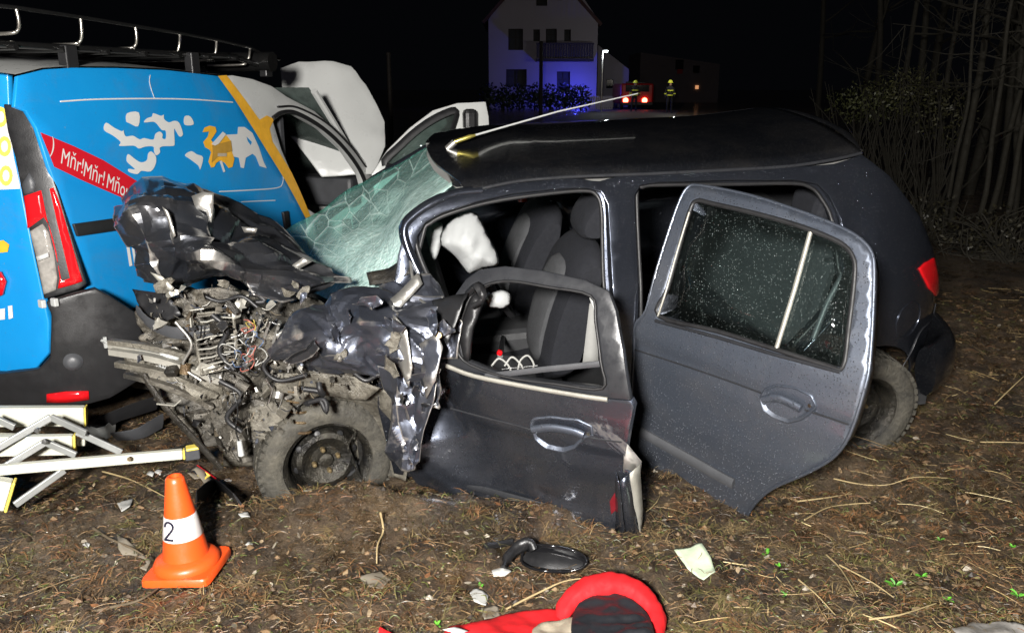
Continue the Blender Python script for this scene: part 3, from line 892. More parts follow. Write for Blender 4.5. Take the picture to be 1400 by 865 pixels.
for cc in ((8, 200), (10, 240), (3, 160)):
    sq = [RS.hit(cc[0] + 9 * math.cos(a), cc[1] + 14 * math.sin(a)) for a in np.linspace(0, 2 * math.pi, 12, endpoint=False)]
    s2 = [RS.hit(cc[0] + 5 * math.cos(a), cc[1] + 8 * math.sin(a)) for a in np.linspace(0, 2 * math.pi, 12, endpoint=False)]
    surf_panel('sticker_ring', RS, sq, M['yellow_film'], tail, holes=[s2], px=False, sp=.05, e=.008)
surf_panel('sticker_dot', RS, [(-6, 330), (6, 328), (14, 334), (12, 344), (-6, 346)], M['orange_film'], tail, sp=.05, e=.006)
surf_panel('reflector', RS, [(-10, 368), (4, 371), (11, 384), (7, 402), (-10, 408)], M['lamp_red'], tail, sp=.05, e=.02, thick=.015)
for st in ([(12, 418), (18, 417), (19, 434), (13, 436)], [(0, 422), (8, 421), (8, 436), (0, 437)]): surf_panel('letter_stroke', RS, st, M['white_film'], tail, sp=.04, e=.005)

lamp = surf_panel('tail_lamp', LS, [(4, 142), (24, 144), (38, 152), (52, 176), (66, 222), (80, 262), (100, 328), (119, 388), (108, 396), (60, 409), (46, 345), (30, 266), (20, 215), (10, 180)], M['black_plastic'], vt, sp=.02, thick=.05, bevel=.006)
surf_panel('red_lens', LS, [(33, 268), (56, 260), (64, 300), (70, 318), (77, 345), (82, 380), (79, 394), (98, 389), (113, 384), (98, 333), (82, 278), (73, 256), (68, 258), (96, 380), (84, 384), (76, 345), (66, 306), (60, 296), (38, 312)], M['lamp_red'], lamp, sp=.02, e=.008, thick=.012)
surf_panel('clear_lens', LS, [(41, 316), (58, 306), (66, 318), (73, 345), (78, 380), (76, 396), (60, 402), (50, 352)], M['clear_plastic'], lamp, sp=.02, e=.006, thick=.012)
surf_panel('lens_ridge', LS, [(50, 350), (66, 344), (67, 350), (52, 356)], M['pale_plastic'], lamp, sp=.02, e=.022, thick=.012)
surf_panel('lens_cap', LS, [(30, 252), (40, 236), (48, 250), (46, 262), (34, 266)], M['grey_plastic'], lamp, sp=.02, e=.006, thick=.01)

# bumper wraps the corner
def bump_surf(u, v):  # choose side or rear by azimuth
    return LS.px(u, v, .05)
BS = Surf(VP0, LSe, LSn, (0, 0, 1), lambda s, z: .09 - .9 * s * s - .25 * max(0, .62 - z) ** 1.2)
bo = [(-70, 505), (0, 512), (52, 505), (68, 488), (70, 430), (62, 412), (112, 399), (130, 394), (150, 404), (190, 430), (198, 470), (190, 520), (150, 545), (120, 553), (60, 556), (-70, 552)]
def bfn(pts, P): return .006 * vnoise(P[:, 0] * 9, P[:, 2] * 9, P[:, 1] * 9)[:, None] * LSn[None]
bmp = surf_panel('rear_bumper', BS, bo, M['black_plastic'], vt, sp=.03, thick=.04, bevel=.008, fn=bfn)
surf_panel('reflector', BS, [(64, 538), (90, 535), (121, 534), (122, 545), (92, 549), (64, 549)], M['lamp_red'], bmp, sp=.04, e=.012, thick=.012)
mb = MB(); c = BS.px(100, 494, .012); mb.lathe([(0, .010), (.018, .010), (.028, .004), (.034, -.004), (.040, -.01)], c, LSn, 24); mb.build('fog_socket', M['grey_plastic'], bmp, 40)
for q in ((58, 414), (75, 412)): 
    mb = MB(); mb.box(BS.px(q[0], q[1], .015), (.035, .02, .035), rot('z', -.6)); mb.build('clip', M['pale_plastic'], bmp, None, bevel=.004)
mb = MB(); mb.box(BS.px(144, 467, .012), (.03, .01, .03), rot('z', -.6) @ rot('x', .7)); mb.box(BS.px(144, 467, .012), (.012, .01, .05), rot('z', -.6)); mb.build('clip', M['pale_plastic'], bmp)
# wheels of the van (mostly hidden)
for s_, n_ in ((.62, -.12), (.62, -W_ + .12), (sl + .62, -.12), (sl + .62, -W_ + .12)):
    c = van(s_, n_, .31 + .15)
    mb = MB(); mb.lathe([(.19, -.1), (.29, -.1), (.315, -.06), (.315, .06), (.29, .1), (.19, .1)], c, ven, 28, closed=True); w = mb.build('wheel', M['muddy_tyre'], vt, 40)
    mb = MB(); mb.lathe([(0, .05), (.08, .05), (.16, .02), (.19, .07)], c, ven, 24); mb.lathe([(0, -.05), (.08, -.05), (.16, -.02), (.19, -.07)], c, ven, 24); mb.build('rim', M['rim_steel'], w, 40)

# roof rack: two side rails, hoops, mesh floor bars and a wind deflector roll at the front
ZR = 1.775
rack = []
def rk(s, n, z): return van(s, n, z)
s0r, s1r = VS.hit(-40, 93)[0], VS.hit(352, 108)[0] + .18
zlo, zhi = 1.86, 2.03
def rackpart(name, pts, r, mat='rack_black', n=8):
    mb = MB(); mb.tube(pts, r, n); return mb.build(name, M[mat], vt, 60)
HN = Surf(VP0, ves, ven, (0, 0, 1), lambda s, z: -.14)
hoops = [((22, 12), (28, 42)), ((110, 25), (113, 57)), ((185, 37), (188, 63)), ((246, 47), (245, 72)), ((296, 56), (295, 79)), ((342, 66), (340, 86))]
hp_ = [(HN.hit(*a_), HN.hit(*b_)) for a_, b_ in hoops]
def fill(q): return q
d0 = hp_[1][0][0] - hp_[0][0][0]
hp_ = [((hp_[0][0][0] - d0, hp_[0][0][1]), (hp_[0][1][0] - d0, hp_[0][1][1]))] + hp_
for n_, sg in ((-.14, -1), (-W_ + .14, 1)):
    for (st_, zt), (sb_, zb_) in hp_:
        P_ = [rk(st_, n_, zt), rk(st_ * .3 + sb_ * .7, n_, zt * .3 + zb_ * .7 + .01), rk(sb_, n_ + sg * .015, zb_), rk(sb_ - .02, n_ + sg * .05, zb_ - .012), rk(sb_ - .04, n_ + sg * .26, zb_ - .016)]
        rackpart('rack_hoop', spline(P_, 4), .0075, 'rack_bright')
    tops = [rk(st_, n_, zt + .004) for (st_, zt), _ in hp_]
    e_ = hp_[-1]
    rackpart('rack_rail', tops + [rk(e_[0][0] + .22, n_, e_[0][1] - .05), rk(e_[0][0] + .34, n_, zlo)], .009)
    rackpart('rack_rail', [rk(s0r, n_, zlo), rk(s1r - .3, n_, zlo), rk(s1r, n_, zlo - .05)], .016)
for i in range(7):
    s_ = s0r + .25 + (s1r - s0r - .6) * i / 6
    rackpart('rack_cross_bar', [rk(s_, -.1, zlo - .01), rk(s_, -W_ + .1, zlo - .01)], .014)
for q in range(5):
    rackpart('rack_floor_bar', [rk(s0r, -.28 - q * .28, zlo), rk(s1r - .1, -.28 - q * .28, zlo)], .008, 'chrome' if q == 0 else 'rack_black')
mb = MB(); mb.tube([rk(s1r - .02, -.06, zlo - .02), rk(s1r - .02, -W_ + .06, zlo - .02)], .06, 12); mb.build('rack_roller', M['rack_black'], vt, 60)
for s_ in (.25, 1.15, 1.9):
    mb = MB(); mb.box(rk(s_, -.12, 1.81), (.05, .07, .12), rot('z', -VYAW)); mb.build('rack_foot', M['black_plastic'], vt, None, bevel=.006)
    mb = MB(); mb.box(rk(s_, -W_ + .12, 1.81), (.05, .07, .12), rot('z', -VYAW)); mb.build('rack_foot', M['black_plastic'], vt, None, bevel=.006)
# ------------------------------------------------------------------ the wrecked hatchback
ct = thing('wrecked_car', 'dark grey hatchback with crushed front and both near doors open', 'car', car(1.6, 0, 0))
def C(l): return [SIDE.hit(*p) for p in l]

# near body side: roof rail, B-pillar, C-pillar and quarter panel, sill; door apertures are holes
fap = [(571, 322), (582, 304), (605, 291), (650, 276), (700, 265), (760, 258), (805, 256), (822, 261), (831, 280), (834, 330), (838, 400), (845, 470)]
rap = [(868, 268), (876, 253), (900, 249), (1000, 246), (1090, 246), (1118, 252), (1134, 268), (1150, 300)]
fap2 = C(fap) + [(1.69, .62), (1.70, .36), (1.76, .30), (2.55, .30), (2.58, .5), (2.56, .98)]
rap2 = C(rap) + [(.62, 1.0), (.60, .88), (.68, .80), (.86, .60), (1.0, .36), (1.06, .30), (1.50, .30), (1.555, .36), (1.57, .62), (1.585, .88)]
outer = C([(556, 300), (575, 286), (600, 276), (640, 264), (700, 251), (760, 245), (820, 242), (900, 239), (1000, 234), (1080, 229), (1140, 224)])
TAIL = C([(1178, 211), (1216, 240), (1258, 296), (1279, 352)])
outer += TAIL + [(.03, .86), (.0, .70), (.0, .56), (.05, .46), (.10, .40)]
WX = .47
arch = [(WX + .335 * math.cos(a), .29 + .335 * math.sin(a)) for a in np.linspace(R(164), R(10), 16)]
outer = outer + arch + [(.88, .20), (1.7, .17), (2.5, .17), (2.66, .24), (2.70, .6), (2.66, .98), (2.60, 1.05), (2.56, 1.20)]
def roofdent(pts, P):
    d = np.exp(-(((pts[:, 0] - 1.70) / .05) ** 2 + ((pts[:, 1] - 1.43) / .03) ** 2)) * -.018
    return d[:, None] * CZ[None]
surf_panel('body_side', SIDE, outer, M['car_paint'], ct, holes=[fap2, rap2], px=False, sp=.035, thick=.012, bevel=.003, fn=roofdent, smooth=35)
# inner flanges of the two doorways (a step inward, then a lip)
def flange(name, loop, depth, lip, mat):
    n = len(loop); V, F = [], []
    c = np.mean(np.array(loop), 0)
    for s, z in loop:
        d = np.array([c[0] - s, c[1] - z]); d /= np.linalg.norm(d) + 1e-9
        b = side_off(s, z)
        V += [SIDE.P(s, z, -.004), SIDE.P(s + d[0] * .006, z + d[1] * .006, -depth), SIDE.P(s + d[0] * lip, z + d[1] * lip, -depth - .004), SIDE.P(s + d[0] * lip, z + d[1] * lip, -depth - .05)]
    for i in range(n):
        j = (i + 1) % n
        for k in range(3): F.append((i * 4 + k, j * 4 + k, j * 4 + k + 1, i * 4 + k + 1))
    return mesh_obj(name, V, F, mat, ct, 40)
fl1 = [tuple(p) for p in spline(fap2, 4, True)]; fl2 = [tuple(p) for p in spline(rap2, 4, True)]
flange('doorway_flange', fl1, .035, .022, M['car_paint']); flange('doorway_flange', fl2, .035, .022, M['car_paint'])
def seal(loop, depth, lip, r=.009):
    c = np.mean(np.array(loop), 0); pts = []
    for s, z in loop:
        d = np.array([c[0] - s, c[1] - z]); d /= np.linalg.norm(d) + 1e-9
        pts.append(SIDE.P(s + d[0] * lip, z + d[1] * lip, -depth))
    mb = MB(); mb.tube(pts + [pts[0]], r, 8); return mb.build('door_seal', M['rubber'], ct, 60)
seal(fl1, .04, .026); seal(fl2, .04, .026)
# roof: from near gutter to far gutter with a crown; the night's darkness is put into its colour
rail = [np.array(p) for p in spline(C([(640, 264), (700, 251), (760, 245), (820, 242), (900, 239), (1000, 234), (1080, 229), (1140, 220), (1178, 211)]), 5)]
V, F = [], []
NK = 15
for i, (s, z) in enumerate(rail):
    y0 = side_off(s, z) - .006
    for k in range(NK):
        q = k / (NK - 1); y = y0 * (1 - 2 * q)
        cr = (1 - (1 - 2 * q) ** 2)
        crown = .058 if s < 2 else .058 - .05 * (s - 2)
        xx = s + (.06 * cr if i == 0 else 0) + (.05 * cr if s > 2.15 else 0)
        V.append(car(xx, y, z + .004 + crown * cr ** .8 + .006 * math.sin(14 * q) * (s > 1.9)))
    if i:
        for k in range(NK - 1): a = (i - 1) * NK + k; F.append((a, a + 1, a + NK + 1, a + NK))
roof = mesh_obj('roof', V, F, M['car_paint_shaded'], ct, 60)
solidify(roof, .01)
mb = MB(); mb.tube([SIDE.P(s, z, -.006) + CZ * .004 for s, z in rail], .008, 8); mb.build('gutter_strip', M['trim_dark'], ct, 60)
mb = MB(); mb.tube([car(s, -side_off(s, z) + .006, z + .006) for s, z in rail], .012, 8); mb.build('gutter_strip', M['trim_dark'], ct, 60)
# headliner under the roof
mesh_obj('headliner', [tuple(np.array(p) - CZ * .035) for p in V], F, M['headliner'], ct, 60)
# far body side with window openings
FAR = Surf(car(0, 0, 0), CX, -CY, CZ, side_off)
fout = [(s, z) for s, z in rail] 
fout += TAIL[1:] + [(.02, .86), (0, .56), (.05, .46), (.10, .4)] + arch + [(.88, .20), (2.6, .17), (2.75, .6), (2.75, .95)]
fw1 = [(2.55, .98), (2.10, 1.34), (1.75, 1.37), (1.72, .95)]; fw2 = [(1.58, .95), (1.58, 1.37), (.85, 1.34), (.68, 1.15), (.70, .97)]
surf_panel('far_side', FAR, fout, M['car_paint'], ct, holes=[fw1, fw2], px=False, sp=.09, thick=.03)
surf_panel('side_window', FAR, fw2, M['plain_glass'], ct, px=False, sp=.2, e=-.02, thick=.004)
# tailgate with rear window, rear bumper
ZT = TAIL[0][1]; XT = TAIL[0][0]
hg = [(-.50, .56), (-.62, .72), (-.62, .9), (-.58, 1.03), (-.52, 1.20), (-.46, 1.34), (-.2, ZT + .03), (.2, ZT + .03), (.46, 1.34), (.52, 1.20), (.58, 1.03), (.62, .9), (.62, .72), (.50, .56)]
def tx(z): return float(np.interp(z, [.4, .56, .86] + [q[1] for q in reversed(TAIL)] + [1.5], [-.03, -.03, .0] + [q[0] - .02 for q in reversed(TAIL)] + [TAIL[0][0]]))
HG = Surf(car(0, 0, 0), CY, -CX, CZ, lambda s, z: -tx(z) - .25 * s * s + .03)
hh = [(-.46, 1.05), (-.40, 1.30), (.40, 1.30), (.46, 1.05)]
tg_ = surf_panel('tailgate', HG, hg, M['car_paint_shaded'], ct, holes=[hh], px=False, sp=.08, thick=.02)
surf_panel('rear_window', HG, hh, M['rear_glass'], tg_, px=False, sp=.2, e=-.01, thick=.004)
mb = MB(); mb.tube(spline([car(.145, .775, .44), car(.08, .75, .45), car(-.02, .66, .46), car(-.09, .4, .46), car(-.11, 0, .46), car(-.09, -.4, .46), car(-.02, -.66, .46), car(.08, -.75, .45), car(.145, -.775, .44)], 5), .13, 12, flat=(1.05, .45), up=CZ); mb.build('rear_bumper', M['car_paint_shaded'], ct, 60)
mb = MB(); mb.tube(spline([car(XT, .52, ZT + .01), car(XT - .05, .3, ZT + .045), car(XT - .07, 0, ZT + .055), car(XT - .05, -.3, ZT + .045), car(XT, -.52, ZT + .01)], 5), .02, 8, flat=(.4, .9), up=CZ); mb.build('roof_spoiler', M['car_paint_shaded'], ct, 60)
surf_panel('tail_light', SIDE, [(1256, 366), (1264, 358), (1276, 351), (1281, 372), (1287, 402), (1279, 404), (1270, 394), (1262, 378)], M['lamp_red'], ct, sp=.02, e=.010, thick=.02, bevel=.004)
fc = SIDE.hit(1243, 437)
mb = MB(); fp = [SIDE.P(fc[0] + .085 * math.cos(a), fc[1] + .085 * math.sin(a), .001) for a in np.linspace(0, 2 * math.pi, 25)]; mb.tube(fp, .004, 6); mb.build('fuel_flap', M['car_paint'], ct, 60)
mb = MB(); mb.tube([SIDE.px(*p, .002) for p in spline([(1296, 425), (1262, 448), (1246, 480), (1234, 500)], 4)], .003, 6); mb.build('bumper_seam', M['trim_dark'], ct, 60)
# antenna
rp_ = lambda u, v, Y: atY(u, v, Y)
a0 = atY(611, 198, 3.98); a1 = atY(642, 187, 3.98); a2 = atY(872, 128, 4.45)
mb = MB(); mb.tube([a0 - CZ * .02, a0 + (a1 - a0) * .35], .016, 10); an = mb.build('antenna', M['alu_cast'], ct, 40)
mb = MB(); mb.tube([a0 + (a1 - a0) * .35, a1, a1 + (a2 - a1) * .03], [.011, .010, .006], 10); mb.build('brass_collar', M['brass'], an, 40)
mb = MB(); mb.tube([a1, a1 * .5 + a2 * .5 + CZ * .012, a2], [.0050, .0042, .003], 6); mb.build('whip', M['pale_plastic'], an, 40)  # pale material puts the metal rod's shine into its colour
for u, v in ((1082, 207), (1118, 193)):
    mb = MB(); c = atY(u, v, 4.25 if u < 1100 else 4.5); mb.add([c + np.array(q) for q in ((-.022, 0, 0), (0, -.012, .004), (.028, .004, .002), (.006, .012, -.002))], [(0, 1, 2, 3)]); lf = mb.build('dead_leaf', M['orange_peel'], None, None, base=c)
    tag(lf, 'yellow wet leaf stuck on the car roof, %s one' % ('nearer' if u < 1100 else 'farther'), 'leaf', 'leaves on the car roof')

# bent A-pillar, kinked back where the base was pushed in
ap = [(660, 262), (625, 266), (590, 280), (562, 300), (553, 316), (558, 340), (572, 372), (590, 405), (606, 440)]
mb = MB(); mb.tube([SIDE.px(u, v, -.02) for u, v in spline(ap, 5)], [.026] * 8 + [.030] * 33, 10, flat=(1, .75), up=CY); mb.build('screen_pillar', M['car_paint'], ct, 60)
ap2 = [(640, 278), (600, 292), (578, 306), (568, 320), (572, 345), (584, 375), (600, 405)]
mb = MB(); mb.tube([SIDE.px(u, v, -.015) for u, v in spline(ap2, 5)], .010, 8); mb.build('pillar_seal', M['rubber'], ct, 60)
mb = MB(); mb.tube([car(2.20, -.52, 1.42), car(2.6, -.60, 1.2), car(2.95, -.66, .95)], .026, 8); mb.build('screen_pillar', M['car_paint'], ct, 60)
mb = MB(); mb.tube(spline([atY(626, 251, 3.56), atY(612, 226, 3.95), atY(592, 197, 4.55)], 6), .022, 8, flat=(.6, 1.2)); mb.build('screen_header', M['car_paint_shaded'], ct, 60)

# windscreen: a crazed laminated sheet, sagging over the dashboard
ws = [[atY(591, 199, 4.53), atY(607, 222, 4.1), atY(621, 250, 3.60)],
      [atY(520, 238, 4.56), atY(560, 262, 4.05), atY(556, 308, 3.50)],
      [atY(448, 283, 4.58), atY(490, 320, 4.02), atY(560, 345, 3.42)],
      [atY(388, 323, 4.58), atY(445, 372, 3.92), atY(548, 385, 3.38)],
      [atY(380, 345, 4.50), atY(430, 400, 3.80), atY(500, 408, 3.40)]]
V, F = grid_sheet(ws, 9); N = vnormals(V, F)
V = V + N * (.022 * vnoise(V[:, 0] * 5, V[:, 1] * 5, V[:, 2] * 5, 4) + .010 * crumple(V, 6, 3))[:, None]
w = mesh_obj('windscreen', V, F, M['shattered_glass'], ct, 30); solidify(w, .006)

# --- front (driver's) door: bent, hanging open
FD = door_surf(2.60, .80, 35, -.04)
fo_ = [(596, 500), (615, 497), (650, 510), (720, 524), (790, 537), (828, 545), (862, 548), (866, 556), (858, 600), (852, 640), (864, 650), (872, 690), (876, 735), (830, 733), (780, 729), (720, 721), (660, 694), (612, 672), (580, 655), (563, 630), (565, 600), (580, 570), (590, 540)]
def fdent(pts, P):
    s, z = pts[:, 0], pts[:, 1]
    d = -.05 * np.exp(-((s - .20) / .16) ** 2 - ((z - .55) / .2) ** 2)
    uv_ = np.stack([s / 1.1, (z - .1) / .9], 1)
    d += .042 * facets(uv_, 40, 21) * np.clip(1.15 - s / .42, 0, 1) + .010 * facets(uv_, 26, 22) * np.clip(1.25 - s, .35, 1) * np.clip((.62 - z) / .1, .25, 1)
    d += .014 * facets(uv_, 90, 23) * np.clip((.36 - z) / .12, 0, 1)
    d += .006 * crumple(P, 3.0, 5, 5) * np.clip((.34 - z) / .1, 0, 1)
    d += -.016 * np.clip((.60 - z) / .02, 0, 1) * np.clip((s - .25) / .1, 0, 1) * .35
    d += -.04 * np.exp(-((s - 1.07) / .06) ** 2) * np.clip((.45 - z) / .2, 0, 1)
    return d[:, None] * FD.en[None]
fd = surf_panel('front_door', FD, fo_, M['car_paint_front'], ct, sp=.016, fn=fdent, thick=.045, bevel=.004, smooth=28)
# window frame of that door
fr_out = [(612, 505), (606, 470), (612, 430), (620, 405), (636, 382), (654, 369), (690, 364), (740, 370), (800, 383), (832, 398), (842, 425), (852, 480), (862, 548), (828, 545)]
fr_in = [(634, 492), (627, 460), (637, 420), (648, 400), (668, 388), (700, 384), (750, 392), (808, 404), (815, 440), (822, 495), (824, 530), (760, 524), (690, 514)]
surf_panel('window_frame', FD, fr_out + [(740, 528), (660, 512)], M['trim_dark'], fd, holes=[fr_in], sp=.03, thick=.032, bevel=.004, e=-.004)
mb = MB(); mb.tube([FD.px(*p, .004) for p in spline(fr_in, 4, True)] + [FD.px(*fr_in[0], .004)], .006, 8); mb.build('glass_channel', M['rubber'], fd, 60)
mb = MB(); mb.tube([FD.px(*p, .012) for p in spline([(612, 498), (650, 512), (720, 526), (790, 538), (832, 544)], 4)], .010, 8, flat=(1, .6)); mb.build('belt_strip', M['scratched_alu'], fd, 60)
surf_panel('mirror_sail', FD, [(634, 492), (627, 460), (637, 420), (648, 400), (660, 410), (645, 450), (640, 494)], M['black_plastic'], fd, sp=.03, thick=.02, e=.0)
mb = MB(); mb.tube([FD.px(*p, .0) for p in ((664, 514), (740, 505), (820, 497))], .012, 8, flat=(1, .5)); mb.build('inner_ledge', M['grey_plastic'], fd, 60)
mb = MB(); mb.tube([FD.px(*p, -.03) for p in spline([(825, 500), (815, 440), (806, 410)], 4)], .012, 8); mb.build('window_guide', M['pale_plastic'], fd, 60)
# handle: recessed cup and pull
def handle(S, cup, bar, lock, parent):
    surf_panel('handle_cup', S, cup, M['car_paint_door'], parent, sp=.012, e=.006, thick=.012, bevel=.004, fn=lambda p, P: (-.024 * np.clip(bdist(p, [S.hit(*q) for q in cup]) / .02, 0, 1) ** 1.5)[:, None] * S.en[None])
    mb = MB(); mb.tube([S.px(*q, .018) for q in spline(bar, 5)], .017, 10, flat=(1, .6), up=S.ez); mb.build('door_pull', M['car_paint_door'], parent, 60)
    mb = MB(); mb.lathe([(0, .006), (.007, .006), (.009, .0)], S.px(*lock, .012), S.en, 14); mb.build('lock', M['chrome'], parent, 40)
handle(FD, [(726, 580), (730, 572), (750, 570), (790, 574), (808, 582), (810, 594), (798, 598), (785, 612), (770, 617), (745, 612), (732, 600)], [(730, 584), (755, 581), (785, 586), (800, 592)], (806, 590), fd)
strip('side_moulding', FD, [(585, 644), (640, 662), (720, 684), (790, 704), (842, 720)], .017, M['trim_dark'], fd, .004)
strip('bright_line', FD, [(590, 655), (640, 674), (700, 694), (760, 716), (800, 722)], .004, M['scratched_alu'], fd, .004)
strip('crease_shade', FD, [(616, 558), (660, 570), (700, 580), (728, 588)], .004, M['trim_dark'], fd, .0)  # dark strips paint the shade line along the door crease
strip('crease_shade', FD, [(800, 597), (825, 601), (850, 604)], .004, M['trim_dark'], fd, .0)
for st in ([(834, 684), (846, 664), (844, 694), (836, 702)],):
    surf_panel('red_reflection', FD, st, M['red_reflection_tint'], fd, sp=.02, e=.004)  # red reflection on the door skin, painted as a thin patch
# torn rear edge of the door skin: folded bright strip
def tri(name, l, mat, parent, th=.002, sp=.05, amp=.002, seed=3):
    return flat_panel(name, l, mat, parent, sp, lambda p, Q, n: (amp * crumple(Q, 9, seed))[:, None] * n[None], thick=th)
tri('torn_edge', [FD.px(850, 652, .03), FD.px(862, 646, .01), FD.px(868, 690, .012), FD.px(876, 738, -.005), FD.px(858, 716, .03)], M['car_paint_front'], fd)
tri('torn_edge', [FD.px(846, 640, .03), FD.px(852, 655, .045), FD.px(858, 718, .04), FD.px(847, 733, .015), FD.px(842, 722, .012)], M['car_paint_front'], fd)
tri('torn_edge', [FD.px(862, 646, .01), FD.px(872, 640, -.03), FD.px(877, 700, -.02), FD.px(876, 738, -.006), FD.px(868, 690, .010)], M['scratched_alu'], fd)
tri('torn_edge', [FD.px(854, 602, .0), FD.px(872, 640, -.05), FD.px(870, 672, -.04), FD.px(852, 645, .0)], M['car_paint_torn'], fd)
# remains of the mirror mount on the door
mb = MB(); mb.tube(spline([FD.px(644, 398, .03), FD.px(660, 385, .05), FD.px(668, 402, .05), FD.px(652, 414, .04)], 4), [.014] * 4 + [.020] * 4 + [.012] * 5, 6); mb.build('mirror_mount', M['black_plastic'], fd, 60)

# --- rear door
RD = door_surf(1.60, .80, 58, 0)
ro = [(868, 444), (866, 470), (862, 560), (862, 640), (884, 655), (930, 685), (975, 712), (1012, 731), (1018, 712), (1030, 690), (1055, 668), (1100, 648), (1135, 628), (1155, 605), (1168, 575), (1180, 535), (1187, 505), (1192, 440), (1194, 370), (1190, 345), (1176, 328), (1150, 312), (1100, 292), (1040, 272), (1000, 262), (955, 254), (940, 256), (928, 275), (912, 320), (895, 375), (882, 425)]
rw = [(900, 432), (912, 395), (926, 345), (942, 290), (952, 275), (975, 279), (1040, 294), (1100, 312), (1148, 332), (1166, 352), (1168, 380), (1160, 450), (1152, 502), (1130, 500), (1060, 478), (980, 453)]
def rfn(pts, P):
    s, z = pts[:, 0], pts[:, 1]
    cr = .005 * np.clip((.80 - z + .0 * s) / .012, 0, 1)
    return (-cr + .002 * vnoise(s * 5, z * 5))[:, None] * RD.en[None]
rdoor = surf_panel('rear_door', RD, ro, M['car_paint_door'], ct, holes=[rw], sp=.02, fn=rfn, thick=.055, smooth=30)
mb = MB(); mb.tube([RD.px(*p, -.006) for p in spline(ro, 4, True)] + [RD.px(*ro[0], -.006)], .007, 8); mb.build('door_hem', M['car_paint_door'], rdoor, 60)
surf_panel('window_glass', RD, rw, M['door_glass'], rdoor, sp=.1, e=-.018, thick=.004)
mb = MB(); mb.tube([RD.px(*p, -.004) for p in spline(rw, 4, True)] + [RD.px(*rw[0], -.004)], .010, 8); mb.build('window_seal', M['rubber'], rdoor, 60)
mb = MB(); mb.tube([RD.px(*p, .003) for p in spline([(900, 432), (912, 395), (926, 345), (943, 290)], 4)], .005, 8); mb.build('bright_edge', M['scratched_alu'], rdoor, 60)
mb = MB(); mb.tube([RD.px(*p, -.006) for p in ((1108, 314), (1084, 400), (1060, 478))], .011, 8, flat=(.8, 1)); mb.build('window_divider', M['scratched_alu'], rdoor, 60)
mb = MB(); mb.tube([RD.px(*p, .004) for p in ((897, 438), (980, 460), (1060, 484), (1150, 508))], .007, 8); mb.build('belt_strip', M['trim_dark'], rdoor, 60)
strip('crease_shade', RD, [(868, 478), (930, 498), (1000, 522), (1040, 537)], .004, M['trim_dark'], rdoor, -.001)  # crease shade drawn as a dark strip on the skin
strip('crease_shade', RD, [(1100, 560), (1130, 570), (1160, 580)], .004, M['trim_dark'], rdoor, -.001)
handle(RD, [(1040, 545), (1046, 532), (1062, 526), (1090, 530), (1110, 541), (1117, 555), (1108, 563), (1096, 572), (1078, 577), (1058, 570), (1044, 560)], [(1046, 545), (1065, 541), (1085, 549), (1098, 556)], (1110, 552), rdoor)
strip('side_moulding', RD, [(866, 583), (900, 602), (950, 630), (985, 650), (1004, 660)], .024, M['grey_plastic'], rdoor, .006)
mb = MB(); mb.tube([RD.px(*p, -.06) for p in spline([(1142, 380), (1120, 420), (1100, 470)], 4)], .012, 8); mb.build('seat_belt', M['grey_plastic'], ct, 60)

# --- wheels
def wheel(c, ax, up_, r=.290, name='front_wheel', steel='rim_steel'):
    ax = np.array(ax) / np.linalg.norm(ax)
    mb = MB(); mb.lathe([(.185, .055), (.192, .078), (.215, .088), (.255, .085), (.275, .074), (r - .008, .060), (r, .03), (r, -.03), (r - .008, -.06), (.275, -.074), (.25, -.085), (.2, -.085), (.185, -.06)], c, ax, 56, closed=True)
    w = mb.build(name, M['muddy_tyre'], ct, 40)
    u = np.array([0, 0, 1.0]); a = u - (u @ ax) * ax; a /= np.linalg.norm(a); b = np.cross(ax, a)
    mb = MB()
    for k in range(46):
        an = 2 * math.pi * k / 46
        rr = math.cos(an) * a + math.sin(an) * b; tt = -math.sin(an) * a + math.cos(an) * b
        Mx = np.stack([rr, tt, ax], 1)
        for h, ln in ((.052, .042), (.0, .05), (-.052, .042)): mb.box(np.array(c) + rr * (r - .004 - .3 * abs(h) * .15) + ax * h + tt * (.4 * h * .1), (.018, .026, ln), Mx)
    t_ = mb.build('tread_blocks', M['muddy_tyre'], w); t_['kind'] = 'stuff'
    mb = MB(); mb.lathe([(.060, .005), (.085, .018), (.105, .030), (.125, .022), (.142, -.012), (.150, -.03), (.158, .0), (.165, .045), (.178, .062), (.188, .066), (.190, .058), (.182, .04)], c, ax, 40)
    mb.lathe([(0, -.03), (.15, -.03)], c, ax, 24)
    rim = mb.build('rim', M[steel], w, 40)
    for k in range(8):
        an = 2 * math.pi * (k + .3) / 8; rr = math.cos(an) * a + math.sin(an) * b
        mb = MB(); mb.lathe([(.0, .004), (.012, .003), (.016, -.002)], np.array(c) + rr * .128 + ax * .016, ax + rr * .5, 10); mb.build('vent_hole', M['rubber'], rim, 40)
    mb = MB(); mb.lathe([(0, .032), (.018, .032), (.030, .026), (.033, .0), (.060, .004)], c, ax, 20); mb.build('hub', M['rim_steel'], rim, 40)
    for k in range(4):
        an = 2 * math.pi * (k + .15) / 4; rr = math.cos(an) * a + math.sin(an) * b
        mb = MB(); mb.lathe([(0, .022), (.009, .020), (.011, .012), (.011, -.004)], np.array(c) + rr * .052 + ax * .016, ax, 6); mb.build('wheel_bolt', M['bolt_gold'], rim, 30)
    return w, a, b
fwc = SIDE.px(444, 634, -.05)
fax = CY * .95 - CX * .24 + CZ * .08
fw_, fa_, fb_ = wheel(fwc, fax, CZ, name='wheel')
